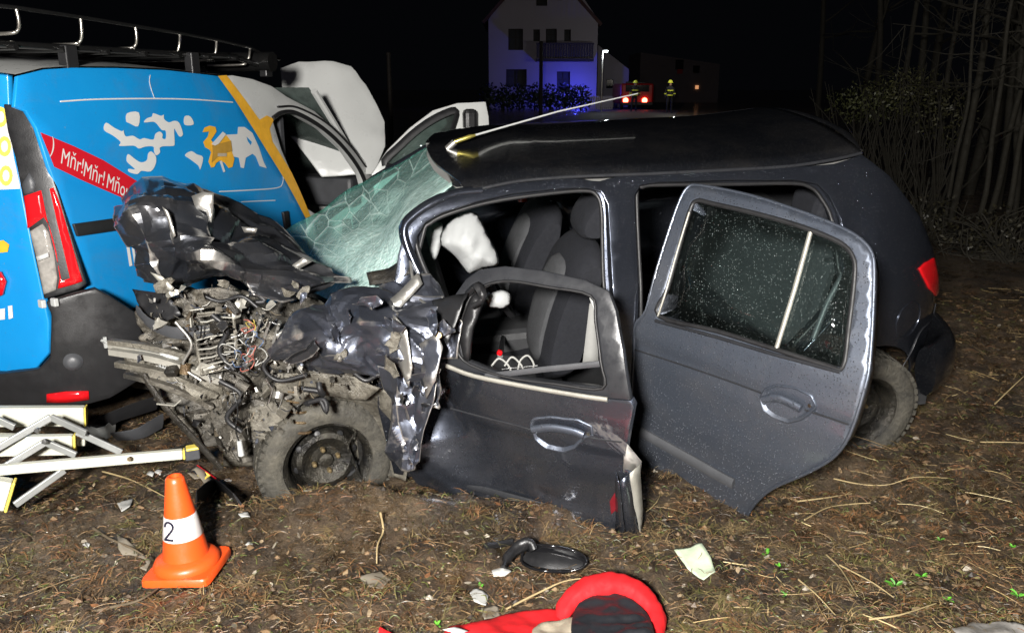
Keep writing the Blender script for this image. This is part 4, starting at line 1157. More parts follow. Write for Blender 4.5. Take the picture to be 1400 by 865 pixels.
# buckled strip of rim lip lying across the spokes
mb = MB(); fx = np.array(fax) / np.linalg.norm(fax)
mb.tube(spline([fwc + fx * .075 + fa_ * q[1] + fb_ * q[0] for q in ((-.03, .185), (-.09, .165), (-.12, .13), (-.085, .08), (-.10, .02), (-.12, -.05), (-.15, -.12))], 5), .006, 6, flat=(1, .5)); mb.build('bent_rim_lip', M['rim_steel'], fw_, 40)
wheel(car(WX, .735, .27), CY, CZ, name='wheel')
for x in (WX, 2.95): wheel(car(x, -.72, .29), -CY, CZ, name='wheel')

# --- interior
def cbox(name, x, y, z, dx, dy, dz, mat, bev=.03, ry=0.0, rz=0.0):
    mb = MB(); mb.box(car(x, y, z), (dx, dy, dz), CR @ rot('y', ry) @ rot('z', rz)); return mb.build(name, mat, ct, None, bevel=bev)
cbox('floor_pan', 1.5, 0, .24, 2.9, 1.40, .06, M['dash'], 0)
cbox('firewall', 2.78, 0, .60, .05, 1.40, .72, M['dark_greasy'], 0)
cbox('dashboard', 2.55, .02, .86, .42, 1.30, .26, M['dash'], .07, .12)
cbox('centre_console', 2.1, .0, .42, .75, .24, .26, M['dash'], .04)
cbox('parcel_shelf', .42, 0, .98, .45, 1.2, .04, M['grey_plastic'], .01)
def cushion(name, pts_c, thick, mat, parent=None, smooth=180):
    """rounded cushion swept from a centre line of (x,z,halfwidth) at lateral y"""
    pass
def seat(y, x0=1.93, lean=.32, wrench=0.0, rz_=0.0):
    st = bpy.data.objects.new('seat', None)
    def slab(name, prof, w, mat, bulge=.03, parent=None):
        # prof: closed side outline (x,z); swept across the seat with rounded flanks
        V, F = [], []; ks = [-1, -.93, -.75, -.4, 0, .4, .75, .93, 1]; n = len(prof); P = np.array(prof); c = P.mean(0)
        for k in ks:
            sc = (1 - .22 * abs(k) ** 4)
            for p in P:
                q = c + (p - c) * sc
                V.append(car(q[0] + wrench * k, y + w * k, q[1]))
        for i in range(len(ks) - 1):
            for j in range(n): F.append((i * n + j, i * n + (j + 1) % n, (i + 1) * n + (j + 1) % n, (i + 1) * n + j))
        F.append(tuple(range(n))); F.append(tuple(reversed([(len(ks) - 1) * n + j for j in range(n)])))
        return mesh_obj(name, V, F, mat, parent or ct, 50)
    bx = x0 - .22
    def B(t, d): return (bx - t * math.sin(lean) + d * math.cos(lean), .46 + rz_ + t * math.cos(lean) + d * math.sin(lean))
    back = slab('seat_back', spline([B(-.04, .10), B(.25, .13), B(.5, .10), B(.60, .04), B(.60, -.03), B(.4, -.05), B(.05, -.06), B(-.05, 0)], 3, True), .24, M['seat_dark'])
    slab('seat_insert', spline([B(.02, .135), B(.25, .155), B(.47, .125), B(.45, .06), B(.02, .06)], 3, True), .13, M['seat_grey'], parent=back)
    hr = slab('headrest', spline([B(.62, .07), B(.70, .09), B(.80, .05), B(.83, .0), B(.76, -.05), B(.64, -.03)], 3, True), .125, M['seat_dark'], parent=back)
    mb = MB()
    for k in (-.05, .05): mb.tube([car(B(.55, .01)[0], y + k, B(.55, .01)[1]), car(B(.68, .02)[0], y + k, B(.68, .02)[1])], .006, 8)
    mb.build('headrest_post', M['chrome'], back, 60)
    cu = slab('seat_cushion', spline([(bx - .02, .36), (bx + .02, .46), (bx + .2, .45), (bx + .42, .50), (bx + .5, .46), (bx + .48, .36), (bx + .2, .32)], 3, True), .25, M['seat_dark'])
    slab('cushion_insert', spline([(bx + .08, .45), (bx + .2, .468), (bx + .42, .51), (bx + .44, .44), (bx + .1, .42)], 3, True), .14, M['seat_grey'], parent=cu)
    bpy.data.objects.remove(st)
seat(.34, 2.06, .28, .0, .05); seat(-.36, 2.10, .32, .0, .04)
# rear bench
mb = MB(); mb.box(car(.95, 0, .42), (.5, 1.2, .2), CR); mb.build('rear_cushion', M['seat_dark'], ct, None, bevel=.05)
mb = MB(); mb.box(car(.66, 0, .78), (.16, 1.2, .62), CR @ rot('y', -.22)); rb = mb.build('rear_backrest', M['seat_grey'], ct, None, bevel=.05)
for y in (.34, -.34): mb = MB(); mb.box(car(.58, y, 1.16), (.10, .26, .14), CR @ rot('y', -.2)); mb.build('headrest', M['seat_dark'], rb, None, bevel=.04)
# steering wheel and burst airbags
sw = car(2.14, .34, .92); sax = CX * -.86 + CZ * .5
mb = MB(); pr = [(.185 + .014 * math.cos(a), .014 * math.sin(a)) for a in np.linspace(0, 2 * math.pi, 9)[:-1]]; mb.lathe(pr, sw, sax, 40, closed=True); swo = mb.build('steering_wheel', M['black_plastic'], ct, 60)
mb = MB()
sa = CY; sb2 = np.cross(sax, sa)
for q in (0, math.pi, 1.5 * math.pi): mb.tube([sw, sw + .18 * (math.cos(q) * sa + math.sin(q) * sb2)], .014, 8)
mb.build('spoke', M['black_plastic'], swo, 60)
mb = MB(); mb.tube([sw + sax * -.02, sw - sax * .35], .035, 10); mb.build('column', M['black_plastic'], swo, 60)
def bag(name, outline, Y, depth, seed, mat='airbag_cloth', base=None, parent=ct, amp=.03, sp=.012):
    P = [atY(u, v, Y) for u, v in spline(outline, 4, True)]
    b = MB(); 
    poly = None
    def f(p, Q, n):
        d = bdist(p, f.out); h = depth * np.clip(d / (.6 * depth + .02), 0, 1) ** .6
        return (h + amp * .9 * crumple(Q, 6, seed, 4) + amp * .35 * crumple(Q, 15, seed + 3, 4) * np.clip(d / .03, 0, 1))[:, None] * n[None]
    Pn = np.array(P); c = Pn.mean(0); u_, s_, vt_ = np.linalg.svd(Pn - c); e1, e2, n = vt_
    if n @ (CAM - c) < 0: n = -n
    if np.cross(e1, e2) @ n < 0: e2 = -e2
    f.out = [((p - c) @ e1, (p - c) @ e2) for p in Pn]
    return flat_panel(name, P, M[mat], parent, sp, f, thick=.01, smooth=35)
bag('airbag', [(603, 318), (618, 300), (640, 290), (655, 296), (668, 320), (680, 345), (681, 362), (660, 366), (640, 374), (622, 350), (604, 335)], 3.62, .09, 4)
bag('airbag', [(664, 405), (684, 396), (698, 402), (697, 415), (684, 421), (668, 419)], 3.36, .04, 9)
bag('side_airbag', [(583, 312), (602, 304), (606, 316), (600, 345), (592, 352)], 3.72, .02, 5)
# gear lever, belt buckle and cables
c0 = car(2.02, .12, .60)
mb = MB(); mb.tube([car(2.05, .1, .52), atY(684, 487, 3.42)], .012, 8); gl = mb.build('gear_lever', M['black_plastic'], ct, 60)
mb = MB(); mb.box(atY(683, 482, 3.40), (.022, .02, .022), rotm(.3, .4, .2)); mb.build('buckle_button', M['lamp_red'], gl, None, bevel=.006)
for pts, mt in (([(690, 500), (700, 488), (712, 498), (718, 508), (730, 500), (722, 486), (712, 492), (708, 505)], 'wire_white'), ([(672, 500), (682, 490), (694, 498), (700, 510)], 'wire_white'), ([(664, 508), (690, 504), (735, 500)], 'wire_black')):
    mb = MB(); mb.tube([atY(u, v, 3.36) for u, v in spline(pts, 6)], .0045, 6); mb.build('cable', M[mt], ct, 60)
mb = MB(); mb.tube([SIDE.P(1.62, .95, -.09), SIDE.P(1.63, 1.25, -.09)], .022, 6, flat=(.15, 1)); mb.build('belt_strap', M['pale_plastic'], ct, 60)
tri('seat_belt_web', [atY(806, 415, 3.30), atY(816, 412, 3.30), atY(818, 495, 3.28), atY(796, 500, 3.28)], M['headliner'], ct, amp=.002)
bag('red_blanket', [(1090, 276), (1112, 272), (1128, 282), (1130, 294), (1105, 292)], 4.15, .03, 6, 'red_cloth')
mb = MB(); mb.tube([car(1.66, -.66, .6), car(1.64, -.60, 1.38)], .05, 8, flat=(1, .5)); mb.build('far_pillar', M['headliner'], ct, 60)
# ------------------------------------------------------------------ crushed front of the car
def g3(rows): return [[atY(u, v, Y) for u, v, Y in r] for r in rows]
def crushed(name, rows, mat, amp, scale, seed, n=10, th=.003, parent=None, smooth=9, amp2=0.35, nf=40):
    V, F = grid_sheet(g3(rows), n, lin); N = vnormals(V, F)
    a_, b_ = (len(rows[0]) - 1) * n + 1, (len(rows) - 1) * n + 1
    I, J_ = np.meshgrid(np.arange(a_), np.arange(b_), indexing='ij'); uv = np.stack([I.ravel() / (a_ - 1), J_.ravel() / (b_ - 1)], 1)
    uv = uv + .02 * np.stack([vnoise(uv[:, 0] * 9, uv[:, 1] * 9, 0, seed), vnoise(uv[:, 0] * 9, uv[:, 1] * 9, 0, seed + 5)], 1)
    d = amp * (facets(uv, nf, seed) + amp2 * facets(uv, nf * 5, seed + 1) + .04 * facets(uv, nf * 20, seed + 2))
    o = mesh_obj(name, V + N * d[:, None], F, mat, parent or ct, smooth)
    solidify(o, th, 0)
    return o
hood = crushed('bonnet', [
 [(172, 278, 3.55), (190, 258, 3.6), (222, 244, 3.62), (270, 252, 3.66), (330, 274, 3.72), (370, 296, 3.75), (390, 318, 3.72)],
 [(163, 300, 3.30), (186, 286, 3.22), (230, 280, 3.25), (286, 286, 3.36), (325, 306, 3.55), (376, 320, 3.60), (424, 350, 3.52)],
 [(168, 338, 3.20), (200, 332, 3.10), (238, 328, 3.20), (285, 318, 3.14), (325, 322, 3.22), (378, 340, 3.38), (455, 368, 3.42)],
 [(180, 366, 3.24), (212, 366, 3.12), (245, 352, 3.24), (285, 350, 3.08), (330, 368, 3.12), (388, 372, 3.22), (484, 381, 3.40)],
 [(194, 388, 3.34), (232, 402, 3.18), (258, 388, 3.32), (300, 386, 3.18), (345, 402, 3.12), (386, 414, 3.18), (445, 398, 3.34)]],
 M['car_hood_torn'], .026, 3.2, 31, 18, .004, nf=34)
# underside frame of the bonnet: torn pale edges
def shard(name, pxs, Y, mat, parent, seed=1, amp=.008, th=.003, sp=.02):
    Ys = Y if hasattr(Y, '__len__') else [Y] * len(pxs)
    return flat_panel(name, [atY(u, v, y) for (u, v), y in zip(pxs, Ys)], M[mat], parent, sp, lambda p, Q, n: (amp * crumple(Q, 9, seed))[:, None] * n[None], thick=th, smooth=28)
for i, (pp, Y, mt) in enumerate([
  ([(262, 268), (278, 262), (292, 264), (291, 292), (288, 312), (282, 290), (268, 284)], 3.30, 'alu_cast'),
  ([(222, 282), (230, 290), (240, 322), (236, 326), (228, 300)], 3.13, 'alu_cast'),
  ([(330, 310), (352, 312), (350, 318), (334, 318)], 3.18, 'alu_cast'),
  ([(400, 362), (414, 352), (426, 358), (412, 366), (402, 372), (392, 384), (388, 380)], 3.30, 'alu_cast'),
  ([(205, 372), (222, 390), (234, 400), (238, 394), (222, 378)], 3.08, 'scratched_alu')]):
    shard('torn_edge', pp, Y, mt, hood, 40 + i)
fender = crushed('front_wing', [
 [(362, 448, 3.20), (400, 424, 3.20), (440, 412, 3.24), (490, 402, 3.26), (545, 400, 3.26), (606, 404, 3.22)],
 [(364, 478, 3.10), (408, 458, 3.02), (450, 448, 3.12), (492, 440, 3.04), (540, 446, 3.14), (596, 452, 3.12)],
 [(384, 504, 3.16), (424, 496, 3.10), (464, 492, 3.02), (502, 488, 3.12), (545, 490, 3.02), (590, 500, 3.10)],
 [(418, 516, 3.22), (450, 512, 3.16), (490, 510, 3.12), (528, 518, 3.14), (562, 535, 3.08), (592, 548, 3.12)]],
 M['car_paint_torn'], .034, 3.6, 12, 20, nf=30, amp2=.22)
wing_tail = crushed('wing_tail', [
 [(515, 500, 3.12), (540, 508, 3.06), (566, 505, 3.10), (600, 490, 3.08)],
 [(528, 545, 3.12), (546, 556, 3.02), (570, 548, 3.08), (600, 540, 3.02)],
 [(538, 590, 3.14), (552, 600, 3.04), (570, 592, 3.08), (588, 585, 3.02)],
 [(544, 625, 3.16), (556, 640, 3.06), (568, 640, 3.06), (578, 630, 3.02)]],
 M['car_paint_torn'], .026, 4.5, 77, 16, nf=14, amp2=.22)
cowl = crushed('scuttle', [
 [(470, 404, 3.50), (510, 412, 3.45), (550, 402, 3.40), (580, 392, 3.36), (604, 406, 3.32)],
 [(480, 412, 3.42), (515, 425, 3.36), (555, 415, 3.32), (590, 412, 3.26), (622, 418, 3.22)],
 [(490, 430, 3.36), (520, 445, 3.30), (560, 445, 3.24), (596, 450, 3.18), (632, 440, 3.16)],
 [(500, 460, 3.34), (530, 475, 3.28), (565, 480, 3.20), (596, 490, 3.14), (622, 490, 3.12)]],
 M['car_paint_torn'], .030, 4.0, 8, 14, nf=22, amp2=.22)
shard('scuttle_flap', [(572, 372), (578, 388), (548, 420), (524, 416), (546, 398)], [3.28, 3.26, 3.2, 3.2, 3.24], 'alu_cast', ct, 3)
shard('scuttle_flap', [(500, 372), (530, 366), (556, 352), (562, 372), (540, 384), (505, 390)], [3.42, 3.40, 3.38, 3.34, 3.34, 3.38], 'dark_greasy', ct, 5)
shard('wing_flap', [(536, 430), (556, 450), (564, 500), (560, 530), (545, 500), (540, 460)], [3.06, 3.02, 3.0, 3.0, 3.04, 3.05], 'alu_cast', ct, 6)
shard('wing_flap', [(572, 470), (596, 455), (604, 475), (596, 520), (582, 545), (578, 510)], [3.04, 3.02, 3.0, 2.98, 3.0, 3.02], 'car_paint_torn', ct, 9, .014)
shard('wing_flap', [(590, 410), (640, 400), (632, 420), (622, 445), (610, 470), (596, 450)], [3.2, 3.14, 3.1, 3.08, 3.06, 3.1], 'black_plastic', ct, 14, .010)
# hinge plate at the door root
mb = MB(); mb.lathe([(0, .012), (.010, .012), (.014, .0)], atY(600, 458, 3.02), (0, -1, .2), 12); mb.build('hinge_bolt', M['bolt_gold'], ct, 40)
mb = MB(); mb.tube(spline([atY(556, 300, 3.46), atY(566, 392, 3.3), atY(586, 420, 3.2)], 4), .006, 6); mb.build('weather_strip', M['alu_cast'], ct, 60)

liner = crushed('wheel_arch_liner', [
 [(300, 500, 3.34), (380, 505, 3.30), (450, 512, 3.28), (510, 525, 3.28), (552, 545, 3.26)],
 [(305, 540, 3.36), (380, 540, 3.36), (450, 540, 3.36), (515, 560, 3.34), (552, 580, 3.30)],
 [(305, 590, 3.44), (380, 590, 3.46), (450, 590, 3.48), (520, 600, 3.42), (556, 620, 3.34)],
 [(305, 640, 3.48), (380, 640, 3.50), (450, 650, 3.50), (520, 650, 3.46), (556, 655, 3.40)]],
 M['muddy_plate'], .014, 5, 61, 12, nf=40)
block = crushed('engine_bay', [
 [(195, 398, 3.50), (260, 398, 3.45), (330, 392, 3.42), (400, 412, 3.42), (470, 418, 3.40)],
 [(196, 450, 3.46), (260, 448, 3.34), (330, 452, 3.28), (390, 458, 3.30), (450, 470, 3.32)],
 [(192, 500, 3.44), (260, 508, 3.30), (320, 518, 3.28), (380, 520, 3.30), (440, 520, 3.36)],
 [(225, 556, 3.40), (280, 566, 3.28), (320, 575, 3.30), (370, 582, 3.38), (430, 572, 3.46)],
 [(268, 596, 3.38), (300, 616, 3.28), (330, 622, 3.32), (352, 620, 3.42), (420, 622, 3.5)]],
 M['muddy_metal'], .040, 7, 19, 20, .004, amp2=.6, nf=140)
# crossmember: stacked, splayed aluminium profiles reaching the van's bumper
for i, (a, b, c, w) in enumerate([((150, 467, 3.22), (215, 476, 3.16), (300, 498, 3.24), .013), ((152, 480, 3.20), (220, 492, 3.14), (300, 520, 3.22), .015), ((160, 497, 3.20), (225, 510, 3.14), (296, 540, 3.24), .014), ((172, 512, 3.22), (230, 528, 3.16), (290, 556, 3.26), .012), ((150, 473, 3.23), (215, 484, 3.18), (280, 505, 3.26), .010)]):
    mb = MB(); mb.tube(spline([atY(*a), atY(*b), atY(*c)], 5), w, 4, flat=(1.1, 1.5)); mb.build('crossmember_bar', M[('muddy_plate', 'scratched_alu', 'muddy_plate', 'muddy_metal', 'scratched_alu')[i]], ct, 30)
shard('crossmember_plate', [(165, 470), (240, 478), (300, 496), (305, 545), (262, 548), (215, 530), (172, 500)], [3.24, 3.18, 3.24, 3.26, 3.2, 3.18, 3.24], 'muddy_plate', ct, 71, .012)
mb = MB(); mb.tube(spline([atY(196, 512, 3.18), atY(225, 555, 3.15), atY(262, 596, 3.18), atY(302, 640, 3.22)], 5), .016, 8, flat=(1, .6)); mb.build('valance_edge', M['dark_greasy'], ct, 50)
mb = MB(); mb.tube(spline([atY(188, 424, 3.28), atY(205, 442, 3.22), atY(240, 455, 3.18), (atY(292, 452, 3.2))], 6), .024, 8, flat=(1.2, .25), up=(0, -.3, 1)); mb.build('grille_trim', M['grey_plastic'], ct, 50)
shard('headlamp_shell', [(180, 395), (230, 402), (250, 430), (225, 440), (195, 428)], [3.35, 3.28, 3.25, 3.25, 3.3], 'black_plastic', ct, 22, .014)
shard('slam_panel', [(250, 398), (300, 392), (330, 400), (300, 420), (262, 425), (235, 416)], 3.22, 'muddy_metal', ct, 23, .02)
shard('mount_plate', [(380, 510), (470, 512), (520, 530), (500, 548), (440, 540), (395, 560), (372, 540)], [3.2, 3.2, 3.18, 3.2, 3.24, 3.24, 3.22], 'muddy_plate', ct, 24, .01)
shard('mount_plate', [(338, 560), (375, 548), (388, 575), (368, 610), (345, 596)], 3.24, 'muddy_plate', ct, 25, .01)
RJ = random.Random(42)
# torn strips of sheet metal folded over one another along wing and nose
def folded(name, u, v, Y, size, mat, rr):
    d = np.array([rr.gauss(0, 1), rr.gauss(0, .5), rr.gauss(0, 1)]); d /= np.linalg.norm(d)
    w_ = np.cross(d, [rr.gauss(0, .4), -1, rr.gauss(0, .4)]); w_ /= np.linalg.norm(w_)
    n_ = np.cross(d, w_); p = atY(u, v, Y) - d * size; V, F = [], []
    k = rr.randint(3, 5)
    for i in range(k + 1):
        ww = size * rr.uniform(.35, .8) * (.35 if i in (0, k) else 1); sk = rr.uniform(-.4, .4) * size
        V += [p + w_ * ww + d * sk, p + n_ * rr.uniform(-.2, .2) * size, p - w_ * ww * rr.uniform(.6, 1.2) - d * sk * .5]
        a = rr.uniform(-.9, .9); d2 = d * math.cos(a) + n_ * math.sin(a); n_ = n_ * math.cos(a) - d * math.sin(a); d = d2
        p = p + d * size * rr.uniform(.35, .7)
        if i:
            b = 3 * (i - 1); F += [(b, b + 1, b + 4, b + 3), (b + 1, b + 2, b + 5, b + 4)]
    o = mesh_obj(name, V, F, M[mat], ct, None); solidify(o, .0025, 0)
    m = o.modifiers.new('sub', 'SUBSURF'); m.subdivision_type = 'SIMPLE'; m.levels = 2; m.render_levels = 2
    return o
RF_ = random.Random(5)
wz = [(365, 450), (430, 412), (560, 400), (612, 430), (596, 520), (572, 640), (548, 630), (545, 540), (430, 515)]
for k in range(17):
    while True:
        u, v = RF_.uniform(360, 615), RF_.uniform(400, 640)
        if inpoly([(u, v)], wz)[0]: break
    folded('torn_sheet', u, v, RF_.uniform(2.99, 3.06), RF_.choice([.03, .04, .05]), RF_.choice(['car_paint_torn', 'car_paint_torn', 'car_paint_torn', 'car_hood_torn', 'muddy_plate']), RF_)
for k in range(18):
    u, v = RF_.uniform(190, 430), RF_.uniform(388, 520)
    folded('torn_sheet', u, v, RF_.uniform(3.08, 3.16), RF_.choice([.02, .03, .04]), RF_.choice(['car_paint_torn', 'car_hood_torn', 'muddy_plate', 'scratched_alu', 'car_hood_torn']), RF_)
# lumps of machinery
PALS = [(.17, .155, .13), (.22, .21, .19), (.13, .12, .10), (.06, .057, .05), (.34, .33, .31), (.012, .012, .013), (.15, .125, .09), (.05, .055, .07)]
zone = [(200, 402), (300, 400), (380, 420), (432, 500), (425, 560), (350, 615), (305, 618), (250, 560), (200, 500)]
def in_zone():
    while True:
        u, v = RJ.uniform(195, 435), RJ.uniform(400, 620)
        if inpoly([(u, v)], zone)[0]: return u, v
for k in range(26):
    u, v = in_zone(); c = atY(u, v, RJ.uniform(3.10, 3.22)); kind = k % 4
    ax = np.array([RJ.gauss(0, 1), RJ.gauss(-.6, .6), RJ.gauss(0, 1)])
    mb = MB()
    if kind == 0:
        r_ = RJ.uniform(.014, .032); h_ = RJ.uniform(.012, .03)
        mb.lathe([(0, h_), (r_ * .35, h_), (r_ * .4, h_ * .7), (r_ * .85, h_ * .7), (r_, h_), (r_, -h_), (0, -h_)], c, ax, 14); nm = 'pulley'
        mb.build(nm, M[RJ.choice(['alu_cast', 'muddy_metal', 'rusty'])], ct, 40)
    elif kind == 1:
        p = [c]
        for q in range(4): p.append(p[-1] + np.array([RJ.gauss(0, .03), RJ.gauss(0, .012), RJ.gauss(-.008, .03)]))
        mb.tube(spline(p, 4), RJ.uniform(.005, .012), 8); mb.build('hose', M[RJ.choice(['rubber', 'dark_greasy', 'muddy_metal'])], ct, 50)
    elif kind == 2:
        mb.box(c, (RJ.uniform(.03, .07), RJ.uniform(.02, .04), RJ.uniform(.02, .06)), rotm(RJ.uniform(-1, 1), RJ.uniform(-1, 1), RJ.uniform(-1, 1))); mb.build('casting', M[RJ.choice(['alu_cast', 'muddy_plate', 'dark_greasy'])], ct, None, bevel=.005)
    else:
        w1 = RJ.uniform(.02, .04)
        a = c + np.array([RJ.gauss(0, .03), 0, RJ.gauss(0, .03)]); b = a + np.array([RJ.gauss(0, .04), RJ.gauss(0, .01), RJ.gauss(0, .04)])
        mb.tube([c, a, b], .012, 4, flat=(.25, 1.3)); mb.build('bracket', M[RJ.choice(['muddy_plate', 'steel', 'scratched_alu', 'dark_greasy'])], ct, 30)
# radiator core, slumped and folded: frame and separate fins
ra, rb_, rc_, rd_ = atY(262, 430, 3.20), atY(318, 425, 3.20), atY(326, 500, 3.16), atY(276, 512, 3.16)
def rq(a, b): return ra * (1 - a) * (1 - b) + rb_ * a * (1 - b) + rd_ * (1 - a) * b + rc_ * a * b
mb = MB(); mb.tube([rq(0, 0), rq(1, 0), rq(1, 1), rq(0, 1), rq(0, 0)], .008, 6); rad = mb.build('radiator', M['muddy_plate'], ct, 50)
for k in range(13):
    q = (k + .5) / 13; mb = MB(); mb.tube([rq(.02, q), rq(.35, q + .03 * math.sin(k)), rq(.7, q - .03), rq(.98, q)], .0035, 4, flat=(1, 2.5)); mb.build('fin', M[('muddy_metal', 'scratched_alu')[k % 2]], rad, 40)
# engine block end with ribbed cover
mb = MB(); mb.box(atY(388, 470, 3.30), (.22, .16, .18), rotm(.3, .2, .25)); eb2 = mb.build('engine_block', M['muddy_metal'], ct, None, bevel=.02)
for k in range(5): mb = MB(); mb.box(atY(352 + k * 13, 448 + k * 3, 3.19), (.012, .03, .10), rotm(.3, .35, .2)); mb.build('rib', M['alu_cast'], eb2, None, bevel=.003)
# suspension strut with coil spring above the wheel
sp0, sp1 = atY(398, 520, 3.26), atY(412, 590, 3.28)
mb = MB(); mb.tube([sp0, sp1], .016, 10); stt = mb.build('strut', M['dark_greasy'], ct, 50)
P_ = []
for k in range(70):
    q = k / 69; a = q * 2 * math.pi * 5; P_.append(sp0 * (1 - q) + sp1 * q + .038 * np.array([math.cos(a), math.sin(a), 0]))
mb = MB(); mb.tube(P_, .006, 6); mb.build('coil_spring', M['rusty'], stt, 60)
# bottles and caps
mb = MB(); mb.lathe([(0, .05), (.022, .05), (.026, .04), (.040, .03), (.042, -.05), (0, -.05)], atY(232, 492, 3.2), (.3, -.4, 1), 16); mb.build('reservoir', M['pale_plastic'], ct, 40)
# fine torn scrap, too much to count
mb = MB()
for k in range(520):
    u, v = in_zone()
    if k % 5 == 0: u, v = RJ.uniform(360, 560), RJ.uniform(500, 530)
    c = atY(u, v, RJ.uniform(3.12, 3.28)); col = RJ.choice(PALS); g = RJ.uniform(.6, 1.3); col = [q * g for q in col]
    s_ = RJ.choice([.004, .006, .009, .015])
    t_ = RJ.random()
    if t_ < .62:
        n_ = RJ.randint(4, 6); an = sorted(RJ.uniform(0, 6.28) for _ in range(n_)); Mx = rotm(RJ.uniform(0, 6), RJ.uniform(0, 6), RJ.uniform(0, 6))
        top = [c + Mx @ np.array([math.cos(a) * s_ * RJ.uniform(.6, 1.7), math.sin(a) * s_ * RJ.uniform(.6, 1.7), RJ.uniform(-.3, .3) * s_]) for a in an]
        ctr = c + Mx @ np.array([0, 0, s_ * .5])
        mb.add(top + [ctr], [(i, (i + 1) % n_, n_) for i in range(n_)], col)
    elif t_ < .82:
        mb.box(c, (s_ * RJ.uniform(.8, 2.6), s_, s_ * RJ.uniform(.3, 1)), rotm(RJ.uniform(0, 6), RJ.uniform(0, 6), RJ.uniform(0, 6)), col)
    else:
        d = np.array([RJ.gauss(0, 1), RJ.gauss(0, .5), RJ.gauss(0, 1)]); d /= np.linalg.norm(d); L_ = RJ.uniform(.02, .07)
        mb.tube([c, c + d * L_ * .5 + np.array([0, 0, -.008]), c + d * L_], s_ * .22, 5, col=col)
sc_ = mb.build('scrap', M['debris'], ct, 30); sc_['kind'] = 'stuff'
# wiring
for i, (cu, cv, mt) in enumerate([(335, 445, 'wire_red'), (340, 450, 'wire_white'), (330, 470, 'wire_white'), (345, 478, 'wire_red'), (350, 460, 'wire_blue'), (325, 485, 'wire_blue'), (338, 492, 'wire_red'), (312, 478, 'wire_white'), (355, 485, 'wire_white'), (342, 440, 'wire_yellow'), (330, 455, 'wire_black'), (348, 498, 'wire_black')]):
    p = []; ph = RJ.uniform(0, 6)
    for q in range(9):
        rr = RJ.uniform(4, 13); p.append(atY(cu + rr * math.cos(ph + q * .9) + RJ.uniform(-3, 3), cv + rr * math.sin(ph + q * .9) + q * 1.2, 3.12 + RJ.uniform(-.03, .03)))
    mb = MB(); mb.tube(spline(p, 4), .0020, 6); mb.build('wire', M[mt], ct, 60)
mb = MB(); mb.tube(spline([atY(318, 530, 3.15), atY(325, 560, 3.12), atY(322, 585, 3.12), atY(327, 604, 3.12)], 5), .003, 6); hw = mb.build('hanging_lead', M['wire_black'], ct, 60)
mb = MB(); mb.tube([atY(327, 602, 3.12), atY(330, 622, 3.12)], [.010, .013], 10); mb.build('plug', M['pale_plastic'], hw, 50)
for pp in ([(290, 430), (310, 450), (300, 480), (320, 505)], [(380, 480), (360, 500), (380, 520), (420, 512)], [(240, 440), (262, 470), (250, 500), (275, 520)], [(300, 520), (330, 540), (310, 570), (330, 590)], [(480, 506), (500, 520), (520, 512), (540, 530)], [(270, 400), (300, 412), (330, 405), (352, 420)]):
    mb = MB(); mb.tube([atY(u, v, 3.14) for u, v in spline(pp, 5)], RJ.uniform(.006, .011), 8); mb.build('hose', M[RJ.choice(['rubber', 'dark_greasy', 'alu_cast'])], ct, 50)
# ------------------------------------------------------------------ things lying about
# marker cone number 2
cc = gpx(257, 770); cc[2] = max(gz1(cc[0] + .15 * math.cos(q), cc[1] + .15 * math.sin(q)) for q in np.linspace(0, 6, 16)) - .012; cc[:2] = atZ(257, 775, cc[2])[:2]; cl_, cr_ = gpx(195, 766), gpx(320, 766)
th = math.atan2(cr_[1] - cl_[1], cr_[0] - cl_[0]) + math.pi / 4 - .10
hs = np.linalg.norm(cr_ - cl_) / 2 / math.sqrt(2) * .98
cn = thing('traffic_cone', 'orange and white marker cone with a black 2 on it', 'cone', cc)
up = np.array([-.045, .03, 1.0]); up /= np.linalg.norm(up); e1 = np.cross([0, 1, 0], up); e1 /= np.linalg.norm(e1); e2 = np.cross(up, e1)
def cw(x, y, z): return cc + e1 * x + e2 * y + up * z
Mc = np.stack([e1, e2, up], 1)
mb = MB()
rq = [(.86, .86)]
cor = []
for k in range(4):
    a0 = th + k * math.pi / 2
    for da in (-.10, 0, .10): cor.append((hs * 1.414 * math.cos(a0 + da) * (1 - .06 * abs(da) * 10 * .5), hs * 1.414 * math.sin(a0 + da) * (1 - .06 * abs(da) * 10 * .5)))
n = len(cor); V = [cw(x, y, -.008) for x, y in cor] + [cw(x, y, .012) for x, y in cor] + [cw(x * .97, y * .97, .018) for x, y in cor] + [cw(0, 0, .020)]
F = [tuple(reversed(range(n)))] + [(i + k * n, (i + 1) % n + k * n, (i + 1) % n + (k + 1) * n, i + (k + 1) * n) for k in (0, 1) for i in range(n)] + [(2 * n + i, 2 * n + (i + 1) % n, 3 * n) for i in range(n)]
mb.add(V, F); mb.build('base', M['cone_orange'], cn, 35)
CH = .352; rb0, rt0 = .088, .030
def cr0(h): return rb0 + (rt0 - rb0) * h / CH
b0, b1 = .128, .212
mb = MB(); mb.lathe([(.112, .016), (.114, .030), (.106, .044), (.096, .050), (cr0(.055), .056), (cr0(b0), b0)], cw(0, 0, 0), up, 40); mb.lathe([(cr0(b1), b1), (cr0(.33), .33), (rt0 + .001, .345), (rt0 - .006, CH), (.018, CH), (.016, .33)], cw(0, 0, 0), up, 40); mb.build('cone_shell', M['cone_orange'], cn, 40)
mb = MB(); mb.lathe([(cr0(b0) + .0005, b0), (cr0(b0) + .0015, b0 + .002), (cr0(b1) + .0015, b1 - .002), (cr0(b1) + .0005, b1)], cw(0, 0, 0), up, 40); band = mb.build('white_band', M['cone_white'], cn, 40)
view = math.atan2((CAM - cc) @ e2, (CAM - cc) @ e1)
